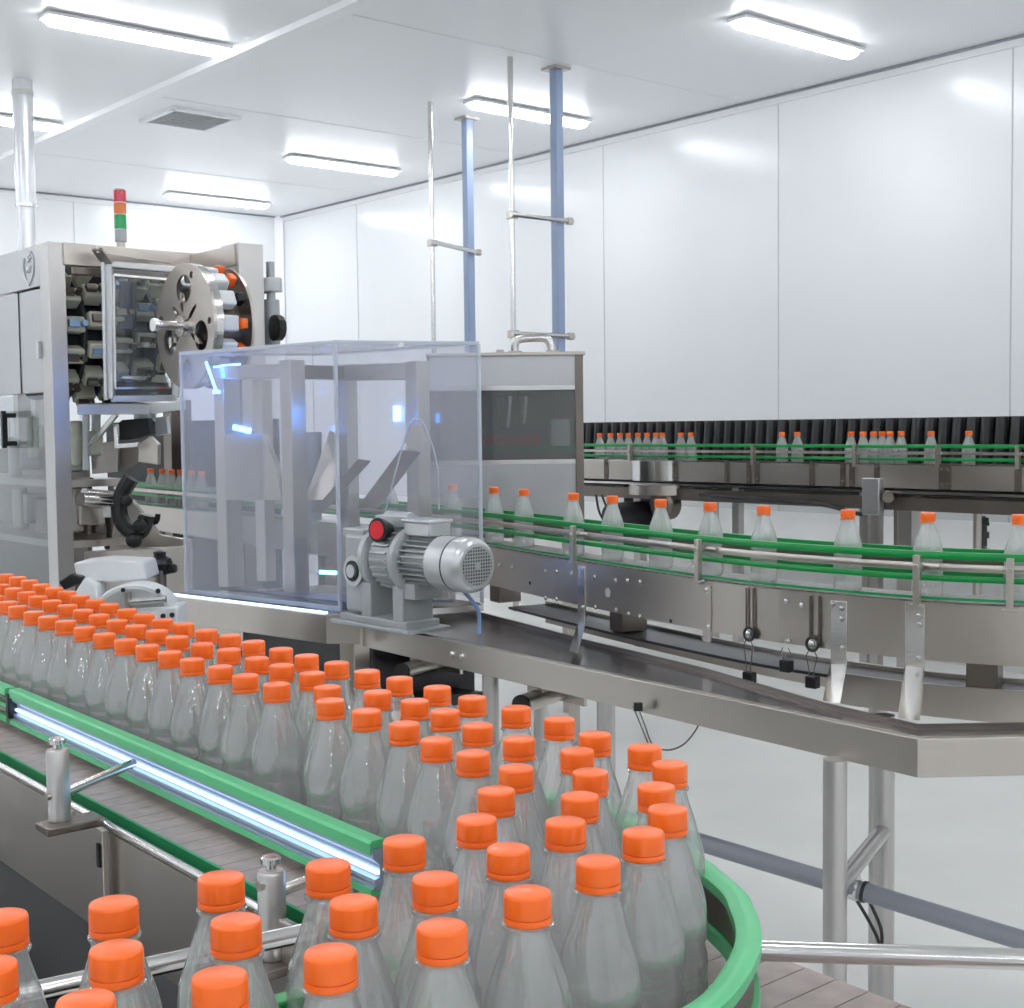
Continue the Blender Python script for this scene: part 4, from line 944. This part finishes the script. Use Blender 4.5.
# slotted wheel: disc with cut-outs, rim drum behind it, shaft
wc = MP(-.51, .34, H+.410); WR = .245
def disc_with_holes():
    cu = bpy.data.curves.new('slot_disc', 'CURVE'); cu.dimensions = '2D'; cu.fill_mode = 'BOTH'; cu.extrude = .006
    def loop(pts):
        s = cu.splines.new('POLY'); s.points.add(len(pts)-1); s.use_cyclic_u = True
        for q, (x, y) in zip(s.points, pts): q.co = (x, y, 0, 1)
    circ = lambda cx, cy, rx, ry, rot=0, n=28: [(cx+rx*math.cos(t)*math.cos(rot)-ry*math.sin(t)*math.sin(rot), cy+rx*math.cos(t)*math.sin(rot)+ry*math.sin(t)*math.cos(rot)) for t in [2*PI*i/n for i in range(n)]]
    loop(circ(0, 0, WR, WR, 0, 64))
    loop(circ(.0, .145, .062, .055)); loop(circ(-.135, -.045, .055, .058)); loop(circ(.125, -.05, .055, .06)); loop(circ(.0, -.165, .05, .04))
    for rot, d in ((.7, .085), (2.5, .085), (1.35, .095), (-.55, .095), (-2.6, .10)):
        loop(circ(d*math.cos(rot), d*math.sin(rot), .042, .011, rot))
    for rot in (.2, 1.9, 3.1): loop(circ(.205*math.cos(rot), .205*math.sin(rot), .014, .014))
    o = bpy.data.objects.new('tmp', cu); COL.objects.link(o)
    dg = bpy.context.evaluated_depsgraph_get(); me = bpy.data.meshes.new_from_object(o.evaluated_get(dg))
    m = MB(); 
    for v in me.vertices: m.v.append(wc+A2*v.co.x+Z3*v.co.y-B2*v.co.z)
    for p in me.polygons: m.f.append(tuple(p.vertices))
    bpy.data.objects.remove(o); return m
wd = mk('slotted_wheel', disc_with_holes(), 'steel', lm)
mk('wheel_rim', MB().add([wc+(A2*math.cos(t)+Z3*math.sin(t))*r+B2*s for s in (0, .035) for r in (WR-.012, WR) for t in [2*PI*i/48 for i in range(48)]],
   [(i, (i+1) % 48, 48+(i+1) % 48, 48+i) for i in range(48)]+[(48+i, 48+(i+1) % 48, 144+(i+1) % 48, 144+i) for i in range(48)]+[(96+i, 144+i, 144+(i+1) % 48, 96+(i+1) % 48) for i in range(48)]+[(i, 96+i, 96+(i+1) % 48, (i+1) % 48) for i in range(48)]), 'steel_bright', wd)
mk('wheel_hub', MB().cyl(wc-B2*.03, wc+B2*.20, .042, seg=24), 'steel_bright', wd)
mk('wheel_shaft', MB().cyl(wc-B2*.13, wc, .020, seg=16).cyl(wc-B2*.14, wc-B2*.125, .026, seg=16), 'steel_bright', wd)
mk('back_disc', MB().cyl(wc+B2*.16, wc+B2*.172, WR*.97, seg=48), 'steel', lm)
mk('drum_core', MB().cyl(wc+B2*.03, wc+B2*.16, WR*.62, seg=32), 'steel_dark', lm)
for k in range(14):
    a = 2*PI*k/14; r = A2*math.cos(a)+Z3*math.sin(a); t = -A2*math.sin(a)+Z3*math.cos(a); p = wc+r*(WR-.035)
    mk('wheel_pocket', MB().box(p+B2*.07, (.05, .075, .062), (r, B2, t)), 'white_enamel', lm, .008)
    mk('orange_grip', MB().box(p+B2*.125+r*.012, (.045, .03, .04), (r, B2, t)), 'cap_orange' if k % 3 else 'black_plastic', lm, .006)
mk('wheel_bracket', MB().beam(wc+B2*.19, MP(-.1, .52, H+.42), .06, .08), 'steel_dark', lm)
# pneumatic cylinder beyond the wing
pc0 = PY(273, 345, 5.75); pc1 = PY(271, 262, 5.75)
mk('air_cylinder', MB().cyl(PY(272, 345, 5.75), PY(271, 300, 5.75), .036, seg=14).cyl(PY(271, 300, 5.75), PY(270, 262, 5.75), .018, seg=12), 'grey_cast', lm)
mk('cylinder_head', MB().box(PY(272, 285, 5.75), (.08, .06, .06)), 'silver_paint', lm, .004)
mk('side_sprocket', MB().lathe([(.035, -.02), (.055, -.015), (.055, .015), (.035, .02)], PY(277, 328, 5.7), B2, 12), 'black_plastic', lm)
mk('cylinder_arm', MB().beam(PY(273, 340, 5.75), PY(255, 340, 5.75), .04, .03).beam(PY(272, 290, 5.75), PY(255, 290, 5.75), .04, .03), 'steel_dark', lm)
# lower half: shelf, arms, spout, dark bay
mk('shelf', MB().prism([PY(77, 404, 5.62), PY(150, 404, 5.8), PY(186, 400, 6.4), PY(110, 402, 6.4)], (0, 0, -.045)), 'silver_paint', lm, .004)
mk('inner_post', MB().beam(PY(177, 400, 7.9), PY(180, 560, 7.9), .13, .1, A2), 'steel_dark', lm)
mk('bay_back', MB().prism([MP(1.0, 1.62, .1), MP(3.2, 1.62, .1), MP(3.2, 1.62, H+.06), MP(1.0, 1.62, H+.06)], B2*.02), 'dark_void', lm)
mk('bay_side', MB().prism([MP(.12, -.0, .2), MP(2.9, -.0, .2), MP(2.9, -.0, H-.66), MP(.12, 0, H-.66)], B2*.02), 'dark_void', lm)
for pts, Y, th, mat, nm in [
    ([(88, 446), (91, 440), (114, 412), (117, 416), (95, 443)], 5.75, .03, 'steel_bright', 'gripper_arm'),
    ([(90, 445), (118, 440), (118, 472), (92, 474)], 5.95, .03, 'steel', 'arm_plate'),
    ([(112, 428), (122, 420), (148, 418), (150, 434), (130, 440), (114, 440)], 6.1, .1, 'grille_dark', 'arm_housing'),
    ([(113, 424), (117, 424), (118, 444), (138, 442), (138, 447), (114, 449)], 5.8, .03, 'steel_bright', 'bent_lever'),
    ([(139, 444), (150, 436), (158, 444), (158, 465), (138, 462)], 5.9, .05, 'steel', 'arm_plate'),
    ([(117, 447), (138, 447), (140, 463), (126, 470), (118, 462)], 6.0, .05, 'steel_dark', 'arm_plate'),
    ([(110, 545), (118, 498), (132, 500), (160, 535), (190, 540), (190, 552), (104, 556)], 6.1, .04, 'steel', 'lower_plate'),
    ([(84, 552), (190, 546), (190, 600), (84, 600)], 5.75, .05, 'steel', 'lower_panel'),
    ([(85, 500), (112, 498), (112, 540), (88, 548)], 6.2, .05, 'steel_dark', 'lower_plate'),
    ([(155, 418), (166, 416), (168, 434), (155, 436)], 6.2, .06, 'white_enamel', 'valve_box')]:
    mk(nm, MB().prism([PY(x, y, Y) for x, y in pts], (0, th, 0)), mat, lm, .003)
mk('spout', MB().cyl(PY(80, 499, 5.6), PY(124, 504, 5.8), .030, seg=14).cyl(PY(84, 494, 5.7), PY(122, 497, 5.9), .024, seg=14), 'steel_bright', lm)
for a_, b_, r_ in ((PY(96, 446, 6.0), PY(96, 405, 6.0), .02), (PY(86, 470, 5.9), PY(86, 410, 5.9), .015), (PY(145, 420, 6.2), PY(145, 404, 6.2), .05)): mk('drop_tube', MB().cyl(a_, b_, r_, seg=12), 'silver_paint', lm)
mk('curved_bracket', MB().tube(smooth([PY(131, 478, 5.75), PY(124, 490, 5.75), PY(119, 505, 5.75), PY(122, 522, 5.75), PY(132, 532, 5.75), PY(142, 530, 5.75), PY(147, 515, 5.75)], 5), .035, 10), 'black_plastic', lm)
for x_, y_, r_ in ((134, 540, .035), (126, 500, .028), (140, 526, .03)): mk('bracket_knob', MB().sphere(PY(x_, y_, 5.7), r_), 'black_plastic', lm)
mk('side_clip', MB().tube(smooth([PY(148, 521, 5.8), PY(156, 522, 5.8), PY(158, 514, 5.8)], 4), .012, 8), 'black_plastic', lm)
mk('white_tag', MB().box(PY(107, 512, 5.7), (.03, .01, .045)), 'sticker', lm)
mk('air_line', MB().tube(smooth([PY(105, 505, 5.9), PY(109, 530, 5.95), PY(107, 548, 6.0)], 4), .012, 8).tube(smooth([PY(92, 478, 5.9), PY(90, 490, 5.9), PY(97, 500, 5.9)], 4), .01, 8), 'black_rubber', lm)
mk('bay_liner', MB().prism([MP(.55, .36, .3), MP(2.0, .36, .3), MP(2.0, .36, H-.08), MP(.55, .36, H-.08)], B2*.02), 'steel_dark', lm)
# inside the glazed lower door: loose equipment silhouettes
for i, (a, z, s, mat) in enumerate([(.35, H-.05, .09, 'cream'), (.6, H-.12, .10, 'silver_paint'), (.85, H-.02, .09, 'cream'), (1.1, H-.12, .1, 'silver_paint'), (.4, H-.34, .12, 'steel'), (.75, H-.40, .13, 'steel_dark'), (1.05, H-.36, .12, 'steel')]):
    mk('inner_unit', MB().box(MP(a, .30, z), (s, s, s*1.2), AX).cyl(MP(a, .24, z-.1), MP(a, .24, z+.1), s*.3, seg=12), mat, lm, .01)
mk('inner_shelf', MB().box(MP(.9, .25, H-.22), (1.4, .3, .03), AX).box(MP(.9, .25, H-.48), (1.4, .3, .03), AX), 'steel', lm)
for a, b in ((1.95, .05), (1.95, .6), (1.7, .6)): mk('frame_post', MB().box(MP(a, b, MT/2-.05), (.07, .07, MT-.1), AX), 'steel_vert', lm)
# signal tower
st = thing('signal_tower', 'signal tower light with red, orange and green lenses on top of the left machine', 'signal light', PY(121, 247, 5.72))
sx = PY(121, 247, 5.72); sz = MT-.0
sc_ = 5.72/F
def seg_(nm, y0, y1, r, mat, label=None):
    mk(nm, MB().cyl((sx.x, sx.y, PY(121, y1, 5.72).z), (sx.x, sx.y, PY(121, y0, 5.72).z), r, seg=20), mat, st, .002, label)
seg_('tower_base', 241, 248, .018, 'steel'); seg_('tower_body', 230, 242, .025, 'grey_cast'); seg_('lens', 215, 229.5, .0255, 'lens_green', 'green lens'); seg_('lens', 203, 214.5, .0255, 'lens_orange', 'orange lens'); seg_('lens', 190.5, 202.5, .0255, 'lens_red', 'red lens')
seg_('tower_cap', 189, 190.5, .022, 'grey_cast')
for y in (214.7, 202.8, 229.8): seg_('tower_ring', y-.4, y+.4, .027, 'white_trim')
# ------------------------------------------------------------------ far conveyor along the right wall
fcv = thing('far_conveyor', 'far steel conveyor with green rails running along the right wall before the black barrier', 'conveyor', R(8, 1.15, H-.5))
fpath = [R(a, 1.15, H) for a in (11.5, 10.5, 9.5, 9.0, 8.5, 8.0, 7.5, 7.0, 6.5, 6.0, 5.4, 4.9)]
def fsw(prof, mat, nm, label=None, pth=None): return mk(nm, MB().sweep(pth or fpath, prof), mat, fcv, 0, label)
FD = (fpath[-1]-fpath[0]).normalized(); FN = Vector((-FD.y, FD.x, 0))      # FN points to the camera side
FB = .25
fsw([(-.10, -FB), (.10, -FB), (.10, -FB-.012), (-.10, -FB-.012)], 'belt_wet', 'slat_belt')
for o in (.075, -.085):
    nm = 'front_rail' if o > 0 else 'rear_rail'
    fsw([(o, -.121), (o+.012, -.121), (o+.014, -.130), (o+.012, -.138), (o, -.138)], 'green_rail', nm)
    fsw([(o, -.192), (o+.012, -.192), (o+.014, -.199), (o+.012, -.205), (o, -.205)], 'green_rail', nm)
    fsw([(o+.004, -.160), (o+.014, -.160), (o+.014, -.172), (o+.004, -.172)], 'steel', 'rail_bar')
fsw([(.112, -.222), (.116, -.222), (.116, -.35), (.112, -.35)], 'grey_panel' if 0 else 'steel', 'side_plate')
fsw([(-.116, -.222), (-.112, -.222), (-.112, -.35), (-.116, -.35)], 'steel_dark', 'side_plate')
fsw([(.10, -.222), (.118, -.222), (.118, -.228), (.10, -.228)], 'steel_bright', 'top_edge')
def fpt(px, o, c):      # point on the camera-side line at offset o, height c, in photo column px
    a0, a1 = 4.0, 12.5
    for _ in range(50):
        a = (a0+a1)/2; q = R(a, 1.15, H-c)+FN*o
        if projx(q) < px: a0 = a
        else: a1 = a
    return q
for x in (606, 676, 727, 749, 757, 812, 843, 852, 877, 942, 948, 1018):
    q = fpt(x, .119, .285); mk('plate_strap', MB().box(q, (.035, .006, .13), (FD, FN, Z3)).bolt(q+Z3*.04+FN*.003, FN, .008).bolt(q-Z3*.04+FN*.003, FN, .008), 'steel_dark', fcv)
for x in (630, 753, 855, 938, 1018):
    q = fpt(x, .115, .2); mk('rail_post', MB().beam(q-Z3*.04, q+Z3*.075, .022, .022, FD).cyl(q+Z3*.035-FN*.04, q+Z3*.035+FN*.02, .009, seg=8), 'steel', fcv)
# bulging curved cover, frame rails and legs
dq = fpt(664, .0, .28)
mk('curved_cover', MB().rings([(dq+Z3*.055, .215), (dq-Z3*.07, .215)], Z3, 40), 'steel_bright', fcv)
mk('cover_rim', MB().rings([(dq-Z3*.10, .225), (dq-Z3*.16, .225)], Z3, 40), 'steel', fcv)
fsw([(.06, -.40), (.10, -.40), (.10, -.47), (.06, -.47)], 'steel_dark', 'frame_rail')
fsw([(-.10, -.40), (-.06, -.40), (-.06, -.47), (-.10, -.47)], 'steel_dark', 'frame_rail')
fsw([(.085, -.366), (.105, -.366), (.105, -.380), (.085, -.380)], 'steel_bright', 'pipe_rail')
fsw([(-.05, -.36), (.08, -.36), (.08, -.39), (-.05, -.39)], 'dark_void', 'belt_return')
mk('bracket_block', MB().box(fpt(873, .13, .40), (.11, .05, .20), (FD, FN, Z3)), 'grey_panel', fcv, .005)
mk('cylinder_end', MB().cyl(fpt(888, .06, .40), fpt(888, .16, .40), .03, seg=14), 'steel_dark', fcv)
for x, o, w in ((738, .06, .05), (712, -.05, .06), (866, .06, .05), (877, .06, .05), (909, -.02, .09), (640, .0, .06), (1050, .0, .06)):
    q = fpt(x, o, .5); mk('leg', MB().beam((q.x, q.y, 0), (q.x, q.y, H-.38), w, w, FD), 'steel_vert', fcv)
hb = [fpt(690, .1, .73), fpt(800, .1, .73)]
mk('cross_pipe', MB().tube([fpt(600, .02, .735), fpt(893, .02, .735), fpt(897, .02, .72), fpt(897, .02, .45)], .018, 10), 'steel_dark', fcv)
mk('sag_hose', MB().tube(smooth([fpt(700, .12, .43), fpt(760, .12, .44), fpt(820, .12, .455), fpt(850, .12, .49), fpt(862, .12, .50)], 5), .012, 8), 'black_rubber', fcv)
# drive motor hanging under the far conveyor
dm = thing('drive_motor', 'black drive motor hanging under the left end of the far conveyor', 'motor', fpt(655, .0, .8))
dq2 = fpt(640, .05, .58)
mk('motor_body', MB().cyl(dq2-FD*.0-FN*.02, dq2+FN*.26, .09, seg=20), 'black_rubber', dm)
mk('motor_cover', MB().rings([(fpt(672, .02, .50)+FN*.02, .10), (fpt(672, .02, .50)+FN*.10, .10), (fpt(672, .02, .50)+FN*.12, .08)], FN, 20), 'steel_dark', dm)
mk('mount_plate', MB().box(fpt(645, .0, .55), (.34, .05, .36), (FD, FN, Z3)), 'black_plastic', dm, .004)
mk('gear_case', MB().box(fpt(628, .14, .70), (.16, .14, .10), (FD, FN, Z3)), 'grille_dark', dm, .01)
mk('hanging_cable', MB().tube(smooth([fpt(596, .1, .46), fpt(600, .14, .58), fpt(612, .16, .68), fpt(622, .15, .70)], 6), .008, 6).tube(smooth([fpt(602, .1, .46), fpt(608, .14, .56), fpt(616, .16, .66)], 6), .008, 6), 'black_rubber', dm)
# bottles on it
for i, x in enumerate([600, 610.7, 620, 628.5, 638, 647, 656, 662.5, 681, 691, 782, 797.4, 851, 863, 873.5, 882, 890, 901, 931, 968.5]):
    q = fpt(x, random.uniform(-.03, .03), FB); put_bottle(q, f'tiny far orange-capped bottle before the black barrier, {ordw(i+1)} from the left', 'bottles on the far conveyor', True)
# water valve on the wall side
vq = PY(982, 552, 7.6)
wv = thing('water_valve', 'dark pipe elbow with black hose valve low beside the wall at the right edge', 'valve', vq)
mk('pipe_elbow', MB().tube(smooth([PY(1060, 556, 7.55), PY(992, 552, 7.6), PY(984, 548, 7.6), PY(982, 535, 7.6)], 5), .016, 10), 'steel_dark', wv)
mk('valve_body', MB().cyl(PY(982, 546, 7.6), PY(982, 524, 7.6), .028, seg=12).cyl(PY(983, 538, 7.6), PY(983, 532, 7.6), .034, seg=12), 'grille_dark', wv)
mk('valve_handle', MB().box(PY(982, 520, 7.6), (.06, .05, .03)).cyl(PY(982, 527, 7.6), PY(982, 516, 7.6), .02, seg=10).box(PY(982, 524, 7.6), (.075, .03, .02)), 'black_plastic', wv, .003)
pj = PY(1060, 556, 7.55); mk('stand_pipe', MB().cyl((pj.x, pj.y, 0), pj, .02, seg=10), 'steel_dark', wv)
# ------------------------------------------------------------------ camera, world, view
cam = bpy.data.cameras.new('camera'); co = bpy.data.objects.new('camera', cam); COL.objects.link(co)
cam.sensor_width = 36; cam.lens = F/1024*36; cam.clip_start = .05; cam.clip_end = 100
mx = Matrix((Rt, Up, -Fw)).transposed().to_4x4(); mx.translation = Vector((0, 0, H)); co.matrix_world = mx
S.camera = co
w = bpy.data.worlds.new('world'); w.use_nodes = True; S.world = w
w.node_tree.nodes['Background'].inputs['Color'].default_value = (.9, .95, 1, 1); w.node_tree.nodes['Background'].inputs['Strength'].default_value = .5
S.view_settings.view_transform = 'Standard'; S.view_settings.look = 'None'; S.view_settings.gamma = 1
S.view_settings.use_curve_mapping = False; S.view_settings.exposure = EXPOSURE
c = S.cycles
c.max_bounces = 30; c.diffuse_bounces = 10; c.glossy_bounces = 12; c.transmission_bounces = 24; c.transparent_max_bounces = 48
c.use_denoising = True; c.caustics_reflective = False; c.caustics_refractive = True; c.blur_glossy = .2; c.sample_clamp_indirect = 6
